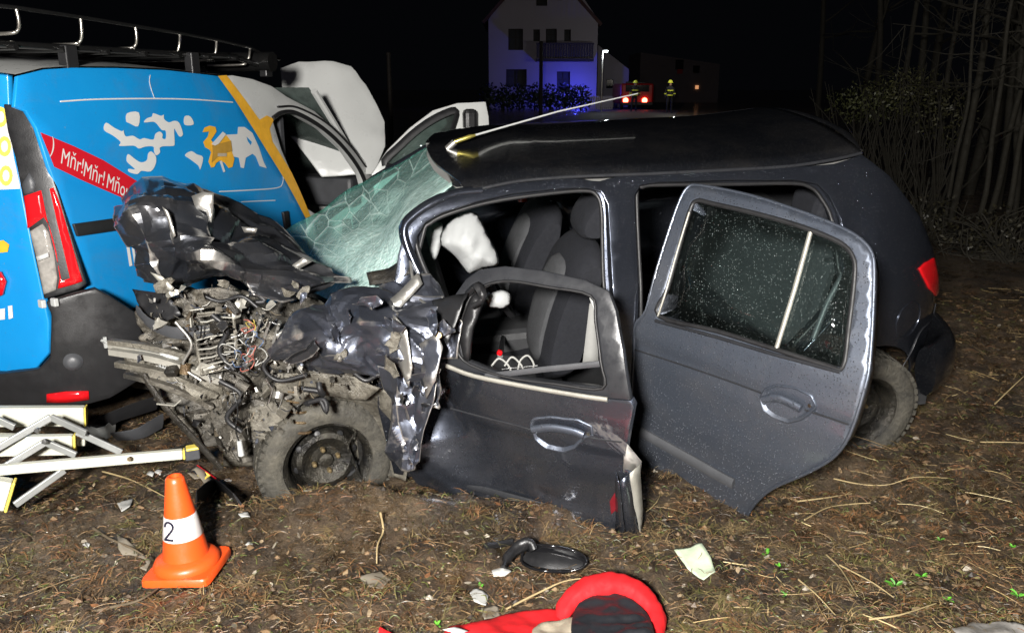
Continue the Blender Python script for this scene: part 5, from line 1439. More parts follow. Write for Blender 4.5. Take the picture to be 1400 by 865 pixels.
tw = [(.02, .50), (.05, .62), (.16, .70), (.30, .69), (.40, .60), (.41, .48), (.34, .36), (.20, .20), (.03, .02), (.03, .0), (.20, .01), (.43, .01)]
P = []
for x, y in spline(tw, 6):
    h = b0 + .012 + y * .088; r_ = cr0(h) + .0022; a = view - .80 + (x - .22) * .088 / r_
    P.append(cw(r_ * math.cos(a), r_ * math.sin(a), h))
mb = MB()
for i in range(len(P)):
    if i == 0: continue
    d_ = P[i] - P[i - 1]
mb.tube(P, .0042, 6); mb.build('digit', M['ink'], band, 60)
# a second cone beyond the wreck, glimpsed through the cabin
c2 = atY(715, 285, 5.5); c2[2] = gz1(c2[0], c2[1])
p2 = atY(715, 268, 5.5); hh2 = p2[2] - c2[2]
k2 = thing('traffic_cone', 'tall orange and white cone behind the wreck, seen through its front window', 'cone', c2)
mb = MB(); mb.box(c2 + np.array([0, 0, .015]), (.36, .36, .03)); mb.build('base', M['cone_orange'], k2, None, bevel=.008)
def rr2(h): return .13 - .105 * h / hh2
mb = MB(); mb.lathe([(rr2(.03), .03), (rr2(hh2 * .25), hh2 * .25)], c2, (0, 0, 1), 28); mb.lathe([(rr2(hh2 * .5), hh2 * .5), (rr2(hh2 * .72), hh2 * .72)], c2, (0, 0, 1), 28); mb.lathe([(rr2(hh2 * .86), hh2 * .86), (rr2(hh2), hh2), (0, hh2)], c2, (0, 0, 1), 28); mb.build('cone_shell', M['cone_orange'], k2, 40)
for a, b in ((.25, .5), (.72, .86)): mb = MB(); mb.lathe([(rr2(hh2 * a), hh2 * a), (rr2(hh2 * b), hh2 * b)], c2, (0, 0, 1), 28); mb.build('white_band', M['cone_white'], k2, 40)
# plank propped beyond the wreck
pb = atY(704, 360, 5.0); pb[2] = gz1(pb[0], 5.0)

# folded aluminium ladder at the left edge
ld = thing('folding_ladder', 'white folding ladder with yellow feet in a heap by the van bumper', 'ladder', gpx(40, 690))
def beam(name, a, b, h, d, mat, parent, bev=.005, tilt=0.0):
    a, b = np.array(a), np.array(b); t = b - a; L_ = np.linalg.norm(t); t /= L_
    z = np.array([0, 0, 1.0]); z = z - (z @ t) * t; z /= np.linalg.norm(z); y = np.cross(z, t)
    if tilt: y, z = y * math.cos(tilt) + z * math.sin(tilt), z * math.cos(tilt) - y * math.sin(tilt)
    mb = MB(); mb.box((a + b) / 2, (L_, d, h), np.stack([t, y, z], 1)); return mb.build(name, mat, parent, None, bevel=bev), t
def rails(a, b, h, d, cap=True, caplen=.02):
    o, t = beam('rail', a, b, h, d, M['alu_white'], ld)
    if cap: beam('end_cap', np.array(b) + t * .001, np.array(b) + t * caplen, h * 1.06, d * 1.1, M['cap_yellow'], ld)
rails(atY(-60, 569, 3.30), atY(116, 568, 3.42), .085, .04, True, .008)
rails(atY(-60, 597, 3.27), atY(118, 602, 3.38), .032, .05, False)
rails(atY(-60, 610, 3.14), atY(100, 607, 3.26), .085, .035, True, .012)
rails(atY(-60, 647, 2.98), atY(250, 620, 3.20), .040, .030, True, .010)
beam('foot', atY(253, 620, 3.20), atY(273, 617, 3.22), .052, .04, M['grey_plastic'], ld)
beam('foot', atY(254, 613, 3.19), atY(272, 610, 3.21), .012, .045, M['cap_yellow'], ld)
rails(atY(-60, 665, 2.92), atY(12, 676, 2.98), .12, .05, True, .012)
for a, b in (((-20, 622, 3.10), (70, 570, 3.22)), ((70, 570, 3.22), (118, 592, 3.20)), ((-10, 648, 3.02), (62, 604, 3.12)), ((62, 604, 3.12), (104, 622, 3.12)), ((20, 690, 2.98), (88, 642, 3.10)), ((105, 590, 3.24), (166, 618, 3.30)), ((-10, 570, 3.2), (20, 584, 3.2))):
    beam('strut', atY(*a), atY(*b), .028, .014, M['alu_grey'], ld, .003)
mb = MB(); mb.lathe([(0, .012), (.008, .012), (.010, 0)], atY(178, 627, 3.12), (0, -1, .3), 10); mb.build('rivet', M['rusty'], ld, 40)
for q in ((52, 588, 3.14), (62, 603, 3.08)): mb = MB(); mb.lathe([(0, .012), (.010, .012), (.012, 0)], atY(*q), (0, -1, .3), 10); mb.build('rivet', M['steel'], ld, 40)

# broken bumper pieces between van and wheel
def curved(name, pts, w, mat, label, cat, flat=(1.6, .25), group=None, Ys=None):
    P = [gpx(u, v, l) for u, v, l in pts]
    mb = MB(); mb.tube(spline(P, 5), w, 8, flat=flat, up=(0, -.6, .8)); o = mb.build(name, M[mat], None, 45, base=P[0]); tag(o, label, cat, group); return o
curved('bumper_fragment', [(128, 585, .05), (160, 568, .10), (215, 550, .13)], .030, 'black_plastic', 'long dark bumper fragment leaning under the crushed nose', 'car part')
curved('bumper_fragment', [(158, 598, .02), (190, 592, .05), (222, 575, .07)], .028, 'grey_plastic', 'shiny grey bumper fragment on the mud below the crossmember', 'car part')
curved('bumper_fragment', [(124, 590, .02), (140, 592, .03), (156, 586, .03)], .030, 'alu_grey', 'small jagged grey bumper fragment beside the ladder end', 'car part')
curved('bumper_fragment', [(225, 620, .01), (255, 612, .03), (282, 598, .05)], .022, 'dark_greasy', 'dirty black strip of trim under the crushed nose', 'car part')
curved('cone_shadow_sheet', [(268, 690, .01), (300, 668, .02), (330, 690, .01)], .05, 'black_plastic', 'flat black sheet added as the shadow behind the marker cone', 'car part', flat=(1.3, .1))  # dark sheet laid on the mud to stand for the cone's shadow

# ripped-off door mirror
mr = thing('door_mirror', 'black door mirror housing torn off and lying below the front door', 'mirror', gpx(745, 775))
P = [gpx(716, 756, .045), gpx(730, 760, .05), gpx(752, 763, .052), gpx(778, 766, .05), gpx(796, 768, .045), gpx(801, 769, .044)]
ax = (P[-1] - P[0]); ax /= np.linalg.norm(ax)
V, F = [], []
rw_ = [.030, .046, .050, .043, .024, .004]
nrm = np.array([.0, -.55, .83]); nrm -= (nrm @ ax) * ax; nrm /= np.linalg.norm(nrm); sd = np.cross(ax, nrm)
ks = 12
for p, r_ in zip(P, rw_):
    for k in range(ks + 1):
        a = math.pi * k / ks; V.append(p + sd * r_ * 1.0 * math.cos(a) - nrm * r_ * .95 * math.sin(a))
    
m_ = ks + 1
for i in range(len(P) - 1):
    for k in range(ks): F.append((i * m_ + k, i * m_ + k + 1, (i + 1) * m_ + k + 1, (i + 1) * m_ + k))
sh = mesh_obj('housing', V, F, M['mirror_black'], mr, 60); solidify(sh, .006, 0)
rim_ = [p + sd * r_ for p, r_ in zip(P, rw_)] + [p - sd * r_ for p, r_ in reversed(list(zip(P, rw_)))]
mb = MB(); mb.tube(spline(rim_, 3, True) + [rim_[0]], .005, 8); mb.build('rim', M['mirror_black'], mr, 60)
mb = MB(); mb.tube([p - nrm * .022 for p in P[:-1]], [.018, .026, .028, .022, .012], 8, flat=(.4, 1.2), up=nrm); mb.build('motor_plate', M['black_plastic'], mr, 60)
mb = MB(); mb.tube(spline([gpx(688, 776, .02), gpx(694, 762, .045), gpx(708, 748, .075), gpx(724, 742, .085), gpx(730, 752, .06)], 5), [.012] * 4 + [.024] * 5 + [.028] * 6 + [.022] * 6, 10, flat=(1, .7)); mb.build('mount_arm', M['black_plastic'], mr, 60)
o = curved('rubber_block', [(664, 746, .012), (680, 744, .016), (700, 740, .012)], .016, 'black_plastic', 'small dark rubber piece left of the torn-off mirror', 'car part', flat=(1, .8))

# red jacket
jk = thing('jacket', 'red jacket with beige panel and black-lined hood lying on the mud', 'jacket', gpx(760, 865))
def cloth(name, pxs, mat, parent, H_, lift=.01, seed=1, amp=.012, wr=.06, sp=.014, fl=5):
    P0 = [gpx(u, v, lift) for u, v in spline(pxs, 5, True)]
    out = [(p[0], p[1]) for p in P0]
    pts, tris = cdt(out, (), sp, seed=seed)
    d = bdist(pts, out); h = H_ * np.sqrt(np.clip(1 - (1 - np.clip(d / wr, 0, 1)) ** 2, 0, 1))
    base = gz(pts[:, 0], pts[:, 1]) * .6 + lift
    P3 = np.stack([pts[:, 0], pts[:, 1], base], 1)
    P3[:, 2] += h + amp * crumple(P3 * np.array([1, 1, .2]), fl, seed, 7) * np.clip(d / .03, 0, 1)
    o = mesh_obj(name, P3, tris, M[mat], parent, 60); return o
cloth('body', [(600, 872), (640, 853), (690, 842), (735, 838), (768, 840), (778, 856), (790, 890), (800, 980), (700, 1000), (610, 960)], 'red_cloth', jk, .035, .012, 5)
cloth('chest_panel', [(722, 876), (732, 860), (760, 852), (795, 848), (830, 858), (862, 876), (870, 960), (730, 960)], 'beige_cloth', jk, .028, .045, 6)
cloth('sleeve', [(514, 866), (519, 857), (527, 856), (533, 866), (580, 880), (640, 900), (640, 950), (560, 930)], 'red_cloth', jk, .045, .012, 7)
surfp = [gpx(u, v, .075) for u, v in ((605, 860), (622, 856), (640, 862), (628, 866))]
flat_panel('label_patch', surfp, M['white_film'], jk, .03, thick=.002)
# hood: fat padded rim round a dark crumpled lining
rim = [(774, 858, .035), (771, 840, .06), (782, 818, .09), (806, 802, .105), (838, 797, .11), (868, 806, .105), (889, 828, .09), (897, 855, .06), (895, 885, .04)]
RP = np.array(spline([gpx(u, v + 6, l * .75) for u, v, l in rim], 14))
nR = len(RP); V, F, mS = [], [], 28
cen = gpx(840, 862, .04)
for i, p in enumerate(RP):
    t = RP[min(i + 1, nR - 1)] - RP[max(i - 1, 0)]; t /= np.linalg.norm(t); inn = cen - p; inn -= (inn @ t) * t; inn /= np.linalg.norm(inn); u3 = np.cross(t, inn)
    if u3[2] < 0: u3 = -u3
    q = i / (nR - 1); rad = .020 + .024 * math.sin(math.pi * q) ** 1.5
    for k in range(mS):
        a = 2 * math.pi * k / mS; V.append(p + rad * ((.75 if math.cos(a) > 0 else 1.3) * math.cos(a) * inn + .9 * math.sin(a) * u3) * (1 + .03 * float(vnoise(np.array([i * .28]), np.array([a * 1.3]))[0])))
for i in range(nR - 1):
    for k in range(mS): F.append((i * mS + k, i * mS + (k + 1) % mS, (i + 1) * mS + (k + 1) % mS, (i + 1) * mS + k))
V = np.array(V); N = vnormals(V, F); V = V + N * (.006 * crumple(V, 8, 3, 7) + .0035 * crumple(V, 20, 13, 4) + .003 * vnoise(V[:, 0] * 30, V[:, 1] * 30, V[:, 2] * 30))[:, None]
hd = mesh_obj('hood', V, F, M['red_cloth'], jk, 80)
cloth('hood_lining', [(782, 868), (784, 840), (800, 820), (834, 810), (866, 822), (886, 842), (894, 872), (860, 900), (800, 900)], 'black_lining', jk, .012, .082, 15, .012, .05, .008, 12)

# papers and small light rubbish
def scrap_paper(name, pxs, mat, label, cat, lift=.015, seed=1, amp=.012):
    P = [gpx(u, v, lift) for u, v in pxs]; c = np.mean(P, 0)
    o = flat_panel(name, P, M[mat], None, .012, lambda p, Q, n: (amp * crumple(Q, 8, seed))[:, None] * n[None], thick=.0015, base=c, smooth=35); tag(o, label, cat); return o
scrap_paper('paper_sheet', [(921, 752), (940, 750), (958, 741), (972, 762), (978, 780), (962, 792), (940, 776)], 'paper_green', 'crumpled pale green paper under the rear door', 'paper', .02, 4)
scrap_paper('paper_scrap', [(672, 778), (690, 775), (699, 780), (690, 786), (675, 786)], 'paper_white', 'small white scrap just left below the torn-off mirror', 'paper', .018, 5)
scrap_paper('paper_scrap', [(642, 810), (650, 804), (668, 812), (664, 824), (648, 820)], 'paper_white', 'white scrap between the mirror and the jacket', 'paper', .018, 6)
scrap_paper('paper_scrap', [(658, 830), (680, 826), (686, 842), (662, 846)], 'plate_white', 'pinkish torn scrap touching the jacket', 'paper', .012, 7)
scrap_paper('leaf_scrap', [(490, 785), (520, 780), (535, 788), (522, 802), (500, 798)], 'plate_white', 'pale curled leaf on the mud right of the cone', 'leaf', .015, 8)
scrap_paper('paper_scrap', [(160, 688), (182, 680), (178, 692), (166, 698)], 'paper_white', 'white splinter between the ladder and the cone', 'debris', .012, 9)
scrap_paper('paper_scrap', [(325, 702), (338, 698), (342, 706), (330, 708)], 'paper_white', 'white splinter right of the cone by the wheel', 'debris', .02, 10)
scrap_paper('paper_scrap', [(255, 646), (272, 640), (282, 650), (266, 654)], 'plate_white', 'pale chip behind the tip of the cone', 'debris', .012, 11)
scrap_paper('plastic_scrap', [(160, 728), (178, 742), (206, 764), (200, 780), (172, 768), (162, 750)], 'plate_white', 'dirty translucent plastic scrap left of the cone', 'debris', .012, 12)
for i, (u, v) in enumerate(((205, 648), (216, 645), (312, 655), (232, 690), (340, 742), (118, 745), (700, 860))):
    scrap_paper('glass_chip', [(u - 5, v), (u, v - 4), (u + 6, v - 1), (u + 3, v + 4)], 'paper_white', ['white chip left behind the cone', 'tiny white chip right of its neighbour behind the cone', 'white chip by the printed card', 'white chip beside the cone top', 'tiny white chip between cone and wheel mound', 'small white chip left of the dirty plastic scrap', 'white chip at the jacket edge'][i], 'debris', .012, 20 + i)
cd = thing('printed_card', 'small printed card with red edge and yellow-green square behind the cone', 'card', gpx(280, 652))
cpx = [(258, 642), (270, 636), (301, 658), (289, 669)]
P = [gpx(u, v, .02) for u, v in cpx]
flat_panel('card', P, M['plate_white'], cd, .05, thick=.002)
def card_uv(a, b, l=.003): return P[0] * (1 - a) * (1 - b) + P[1] * (a) * (1 - b) + P[3] * (1 - a) * b + P[2] * a * b + np.array([0, 0, l])
for nm, q, mt in (('print_square', (.1, .9, .35, .62), 'yellow_film'), ('print_block', (.1, .9, .06, .30), 'trim_dark'), ('print_edge', (.9, 1.0, .0, 1.0), 'red_film'), ('print_line', (.35, .75, .42, .5), 'wire_black')):
    V4 = [card_uv(q[0], q[2]), card_uv(q[1], q[2]), card_uv(q[1], q[3]), card_uv(q[0], q[3])]
    if nm == 'print_line': V4 = [v + np.array([0, 0, .001]) for v in V4]
    mesh_obj(nm, V4, [(0, 1, 2, 3)], M[mt], cd)
# lying twigs and stalks one can pick out
def twig(pxs, r, mat, label, name='twig'):
    P = [gpx(u, v, l) for u, v, l in pxs]; mb = MB(); mb.tube(spline(P, 5), [r * (1 - .5 * i / (5 * (len(P) - 1))) for i in range(5 * (len(P) - 1) + 1)], 6); o = mb.build(name, M[mat], None, 60, base=P[0]); tag(o, label, 'twig'); return o
twig([(692, 832, .01), (740, 808, .03), (780, 792, .05), (845, 788, .06)], .004, 'twig_pale', 'yellow stalk arching from the scraps to the jacket hood', 'stalk')
twig([(140, 644, .01), (175, 654, .02), (205, 668, .02), (232, 682, .015)], .004, 'twig_pale', 'thin pale twig behind the cone running to its shoulder')
twig([(128, 722, .01), (150, 736, .02), (178, 748, .02), (196, 758, .015)], .006, 'twig', 'dark bent stick left of the cone')
twig([(100, 842, .005), (150, 830, .01), (190, 820, .015), (222, 800, .015)], .006, 'twig', 'dark cable-like stick below the cone')
twig([(1090, 685, .01), (1130, 680, .02), (1165, 674, .02)], .0035, 'twig_pale', 'straight yellow stalk right under the rear door edge', 'stalk')
twig([(1100, 710, .01), (1130, 694, .03), (1160, 689, .02), (1190, 687, .01)], .0035, 'twig_pale', 'curved yellow stalk below the straight one', 'stalk')
twig([(1140, 654, .01), (1180, 662, .03), (1215, 662, .03), (1250, 652, .02), (1296, 653, .02)], .0035, 'twig_pale', 'long pale stalk lying right of the rear wheel', 'stalk')
twig([(1360, 552, .01), (1385, 528, .05), (1402, 512, .08)], .004, 'twig_pale', 'pale stick rising at the right edge', 'stalk')
twig([(1340, 604, .01), (1370, 604, .02), (1405, 605, .02)], .004, 'twig_pale', 'flat pale stalk at the right edge', 'stalk')
twig([(1130, 758, .01), (1150, 778, .02), (1172, 814, .02)], .0035, 'twig_pale', 'steep yellow stalk beside the green seedlings', 'stalk')
twig([(1148, 772, .01), (1190, 794, .03), (1222, 816, .01)], .0035, 'twig_pale', 'slanting yellow stalk left of the brightest seedling', 'stalk')
twig([(1188, 846, .01), (1230, 840, .02), (1280, 824, .02)], .0035, 'twig_pale', 'low yellow stalk below the brightest seedling', 'stalk')
twig([(1092, 792, .01), (1116, 812, .03), (1142, 840, .02)], .0035, 'twig_pale', 'steep yellow stalk at the lower right of the paper', 'stalk')
twig([(520, 700, .01), (524, 725, .06), (516, 745, .05), (515, 770, .02)], .0045, 'twig_pale', 'orange-yellow stalk on the mound by the front wheel', 'stalk')
# seedlings
def seedling(u, v, n_, s_, label):
    c = gpx(u, v, 0); o = thing('seedling', label, 'plant', c, 'green seedlings in the mud')
    for k in range(n_):
        a = rnd.uniform(0, 6.28); l = s_ * rnd.uniform(.7, 1.2); w_ = l * .42; h_ = s_ * rnd.uniform(.5, 1.0)
        d = np.array([math.cos(a), math.sin(a), 0]); q = np.array([-d[1], d[0], 0]); z = np.array([0, 0, 1.0])
        V = [c + z * h_ * .3, c + d * l * .35 + q * w_ * .5 + z * h_ * .7, c + d * l * .8 + q * w_ * .45 + z * h_ * .9, c + d * l + z * h_ * .8, c + d * l * .8 - q * w_ * .45 + z * h_ * .9, c + d * l * .35 - q * w_ * .5 + z * h_ * .7, c + d * l * .5 + z * h_ * .6]
        g = rnd.uniform(.8, 1.3)
        mesh_obj('leaf', V, [(0, 1, 6), (1, 2, 6), (2, 3, 6), (3, 4, 6), (4, 5, 6), (5, 0, 6)], M['leaf'], o, 60, cols=[(.10 * g, .34 * g, .035, 1)] * 7)
    mb = MB(); mb.tube([c - np.array([0, 0, .01]), c + np.array([0, 0, s_ * .35])], .002, 5); mb.build('stem', M['leaf'], o, None)
for a in ((1224, 803, 6, .034, 'brightest green seedling at the lower right'), (1048, 760, 4, .028, 'two-leaved green seedling right of the paper'), (1066, 777, 3, .020, 'small green seedling between paper and stalks'), (1260, 790, 6, .022, 'loose green seedling right of the brightest one'), (1296, 822, 5, .020, 'dull green seedling at the far lower right'), (1074, 816, 3, .018, 'tiny green seedling below the two-leaved one'), (1392, 818, 5, .03, 'green seedling at the right edge'), (1385, 750, 4, .022, 'green seedling at the right edge, higher up'), (1285, 740, 4, .018, 'yellowish seedling in the straw at right'), (597, 857, 3, .02, 'green seedling left of the jacket'), (655, 803, 3, .02, 'green sprig above the white scrap')): seedling(*a)
scrap_paper('plastic_foil', [(1300, 862), (1330, 850), (1365, 848), (1400, 852), (1420, 870), (1400, 900), (1320, 890)], 'clear_plastic', 'shiny crumpled foil in the lower right corner', 'debris', .02, 30, .03)

# ------------------------------------------------------------------ uncountable cover on the mud
RL = np.random.RandomState(5)
def spots(n, right=0.0, ymax=6.5):
    out = []
    while len(out) < n:
        y = 2.15 + (ymax - 2.15) * RL.rand() ** 1.5; x = (RL.rand() * 2 - 1) * (y * .62 + .35)
        if right and RL.rand() < right and x < .5: continue
        if y > 4.3 and x < .9: continue
        out.append((x, y))
    a = np.array(out); return a[:, 0], a[:, 1]
def emit(name, V, F, C, mat, label, smooth=60):
    o = mesh_obj(name, V, F, M[mat], None, smooth, cols=C); tag(o, label, None, None, 'stuff'); return o
BR = np.array([(.13, .08, .042), (.18, .115, .06), (.06, .04, .024), (.22, .15, .08), (.24, .18, .11), (.035, .025, .017), (.17, .075, .03), (.13, .115, .045), (.32, .28, .22)])
def litter(n, smin, smax):
    xs, ys = spots(n); V, F, C = [], [], []
    zs = gz(xs, ys)
    for x, y, z in zip(xs, ys, zs):
        s_ = smin + (smax - smin) * RL.rand() ** 2; a = RL.rand() * 6.28; tl = RL.randn() * .5; t2 = RL.randn() * .5
        e = np.array([math.cos(a), math.sin(a), tl * .6]); q = np.array([-math.sin(a), math.cos(a), t2 * .6]); c = np.array([x, y, z + s_ * .25])
        k = len(V); cu_ = np.array([0, 0, s_ * RL.uniform(-.3, .5)])
        V += [c - e * s_, c - e * s_ * .2 + q * s_ * RL.uniform(.35, .7), c + e * s_ * .6 + q * s_ * RL.uniform(.2, .6) + cu_ * .5, c + e * s_ + cu_, c + e * s_ * .3 - q * s_ * RL.uniform(.3, .7) + cu_ * .4, c - e * s_ * .5 - q * s_ * RL.uniform(.2, .6)]
        F += [(k, k + 1, k + 5), (k + 1, k + 4, k + 5), (k + 1, k + 2, k + 4), (k + 2, k + 3, k + 4)]
        col = BR[RL.randint(len(BR))] * RL.uniform(.6, 1.25); C += [(*col, 1)] * 6
    emit('leaf_litter', V, F, C, 'litter', 'rotting brown leaf litter covering the mud', 60)
litter(5200, .004, .017)
def fibres(n, lmin, lmax, w0, pal, name, label, mat='fibre', right=0.0, rise=.5, curl=.35):
    xs, ys = spots(n, right); zs = gz(xs, ys); V, F, C = [], [], []
    for x, y, z in zip(xs, ys, zs):
        l = lmin + (lmax - lmin) * RL.rand() ** 2; a = RL.rand() * 6.28; da = RL.randn() * curl; w_ = w0 * RL.uniform(.6, 1.4); k = len(V)
        p = np.array([x, y, z + .003]); col = pal[RL.randint(len(pal))] * RL.uniform(.7, 1.25); up_ = RL.rand() * rise
        m_ = 5
        for i in range(m_):
            q = np.array([-math.sin(a), math.cos(a), 0]) * w_ * (1 - .5 * i / m_)
            h = np.array([0, 0, l * up_ * math.sin(math.pi * i / (m_ - 1) * .9) * .45])
            V += [p + q + h, p - q + h, p + h + np.array([0, 0, w_ * 1.2])]; C += [(*col, 1)] * 3
            if i: b = k + 3 * (i - 1); F += [(b, b + 3, b + 5, b + 2), (b + 2, b + 5, b + 4, b + 1)]
            p = p + np.array([math.cos(a), math.sin(a), 0]) * l / (m_ - 1); a += da
    emit(name, V, F, C, mat, label)
fibres(17000, .012, .075, .0010, np.array([(.12, .07, .035), (.21, .13, .06), (.06, .04, .022), (.24, .15, .07), (.20, .085, .035), (.08, .07, .03)]), 'rootlets', 'torn brown rootlets and moss fibres matted over the mud', rise=.6, curl=.22)
# matted dead-grass tufts
def tufts(n):
    xs, ys = spots(n, .35); V, F, C = [], [], []
    for x, y in zip(xs, ys):
        nb = RL.randint(10, 34); a0 = RL.rand() * 6.28; base = np.array([(.20, .135, .06), (.26, .19, .09), (.15, .13, .045), (.24, .12, .05), (.11, .075, .04)])[RL.randint(5)]; rr = RL.uniform(.02, .07)
        for b in range(nb):
            px, py = x + RL.randn() * rr * .7, y + RL.randn() * rr * .7; a = a0 + RL.randn() * .9; l = RL.uniform(.02, .085); w_ = RL.uniform(.0007, .0016); k = len(V); col = base * RL.uniform(.5, 1.3); p = np.array([px, py, gz1(px, py) + .002]); up_ = RL.uniform(.0, .55); da = RL.randn() * .2
            for i in range(4):
                q = np.array([-math.sin(a), math.cos(a), 0]) * w_; h = np.array([0, 0, l * up_ * math.sin(math.pi * i / 3 * .8) * .6])
                V += [p + q + h, p - q + h]; C += [(*col, 1)] * 2
                if i: F.append((k + 2 * i - 2, k + 2 * i - 1, k + 2 * i + 1, k + 2 * i))
                p = p + np.array([math.cos(a), math.sin(a), 0]) * l / 3; a += da
    emit('dead_grass', V, F, C, 'fibre', 'matted dead grass lying in tufts on the mud')
tufts(850)
fibres(330, .05, .22, .0014, np.array([(.42, .31, .13), (.36, .26, .12), (.50, .40, .20), (.28, .19, .09)]), 'straw', 'dry yellow straw scattered on the mud', right=.85, rise=.12, curl=.10)
fibres(3000, .012, .045, .0013, np.array([(.09, .12, .025), (.13, .15, .03), (.07, .08, .02)]), 'moss', 'sparse olive moss shoots in the mud', rise=1.2)
xs, ys = spots(2600); zs = gz(xs, ys); mb = MB()
ico = [(0, 0, 1), (.9, 0, .3), (.28, .85, .3), (-.73, .53, .3), (-.73, -.53, .3), (.28, -.85, .3), (0, 0, -.6)]
icf = [(0, 1, 2), (0, 2, 3), (0, 3, 4), (0, 4, 5), (0, 5, 1), (6, 2, 1), (6, 3, 2), (6, 4, 3), (6, 5, 4), (6, 1, 5)]
for x, y, z in zip(xs, ys, zs):
    s_ = .004 + .016 * RL.rand() ** 3; g = RL.uniform(.5, 1.3); col = BR[RL.choice([0, 1, 2, 3, 5, 8], p=[.25, .25, .2, .1, .15, .05])] * g; a = RL.rand() * 6.28; c_, s2 = math.cos(a), math.sin(a)
    V = [np.array([x, y, z]) + s_ * np.array([(px * c_ - py * s2) * RL.uniform(.7, 1.3), (px * s2 + py * c_) * RL.uniform(.7, 1.3), pz * RL.uniform(.6, 1)]) for px, py, pz in ico]
    mb.add(V, icf, col)
o = mb.build('clods', M['litter'], None, 30); tag(o, 'small wet clods and pebbles in the mud', None, None, 'stuff')
# ------------------------------------------------------------------ background
# gabled house across the road, washed by blue beacons
HY = 60.0
def hp(u, v, Y=HY): return atY(u, v, Y)
def rect(u0, v0, u1, v1, Y): return [hp(u0, v1, Y), hp(u1, v1, Y), hp(u1, v0, Y), hp(u0, v0, Y)]
hs_ = thing('house', 'pale gabled house with a balcony, washed blue by beacons', 'house', np.array([hp(742, 150)[0], HY + 4, .15]))
zg = .1
def house_wall():
    outl = [hp(668, 28), hp(700, -22), hp(742, -55), hp(785, -20), hp(817, 28), np.array([hp(817, 28)[0], HY, zg]), np.array([hp(668, 28)[0], HY, zg])]
    out = [(p[0], p[2]) for p in outl]
    holes = []
    wins = [(695, 40, 715, 69), (729, 41, 738, 57), (746, 40, 761, 60), (771, 41, 780, 57), (692, 95, 720, 119), (761, 98, 779, 126), (733, -2, 748, 9)]
    for a in wins:
        q = [hp(a[0], a[1]), hp(a[2], a[1]), hp(a[2], a[3]), hp(a[0], a[3])]; holes.append([(p[0], p[2]) for p in q])
    pts, tris = cdt(out, holes, 1.2)
    V = [(x, HY, z) for x, z in pts]
    o = mesh_obj('wall', V, tris, M['wall_far'], hs_, None); solidify(o, .35, 1)
    for a in wins:
        x0, x1 = hp(a[0], a[1])[0], hp(a[2], a[1])[0]; z1, z0 = hp(a[0], a[1])[2], hp(a[0], a[3])[2]
        mb = MB()
        for c, s in (((x0 + .04, HY + .08, (z0 + z1) / 2), (.08, .06, z1 - z0)), ((x1 - .04, HY + .08, (z0 + z1) / 2), (.08, .06, z1 - z0)), (((x0 + x1) / 2, HY + .08, z1 - .04), (x1 - x0 - .16, .06, .08)), (((x0 + x1) / 2, HY + .08, z0 + .04), (x1 - x0 - .16, .06, .08)), (((x0 + x1) / 2, HY + .08, (z0 + z1) / 2), (.07, .055, z1 - z0 - .16)), (((x0 + x1) / 2, HY + .08, z0 + (z1 - z0) * .6), (x1 - x0 - .16, .05, .06))): mb.box(c, s)
        w_ = mb.build('window', M['wood_dark'], hs_)
        mb = MB(); mb.box(((x0 + x1) / 2, HY + .14, (z0 + z1) / 2), (x1 - x0, .02, z1 - z0)); mb.build('pane', M['dash'], w_)
house_wall()
xl, xr = hp(668, 28)[0], hp(817, 28)[0]; ze = hp(668, 28)[2]; xm, zm = hp(742, -55)[0], hp(742, -55)[2]
for s_, nm in ((xl, 'side_wall'), (xr, 'side_wall')):
    mb = MB(); mb.box((s_ + (.12 if s_ == xl else -.12), HY + 5.2, (ze + zg) / 2), (.24, 9.6, ze - zg)); mb.build(nm, M['wall_far'], hs_)
for x_ in (xl, xr):
    mb = MB(); dx = (x_ - xm); V = [(xm, HY - .5, zm + .15), (x_ + dx * .08, HY - .5, ze - .25), (x_ + dx * .08, HY + 10.3, ze - .25), (xm, HY + 10.3, zm + .15)]
    mb.add(V, [(0, 1, 2, 3)]); o = mb.build('roof', M['roof_far'], hs_); solidify(o, .2)
bx0, bx1 = hp(733, 57, 58.6)[0], hp(812, 57, 58.6)[0]; bz0, bz1 = hp(733, 84, 58.6)[2], hp(733, 60, 58.6)[2]
mb = MB(); mb.box(((bx0 + bx1) / 2, 59.2, bz0 + .08), (bx1 - bx0, 1.5, .16)); bal = mb.build('balcony', M['wood_dark'], hs_)
for k in range(22): mb = MB(); mb.box((bx0 + .1 + (bx1 - bx0 - .2) * k / 21, 58.52, (bz0 + bz1) / 2 + .1), (.13, .03, bz1 - bz0 - .2)); mb.build('baluster', M['wood_dark'], bal)
mb = MB(); mb.box(((bx0 + bx1) / 2, 58.5, bz1), (bx1 - bx0, .1, .1)); mb.build('handrail', M['wood_dark'], bal)
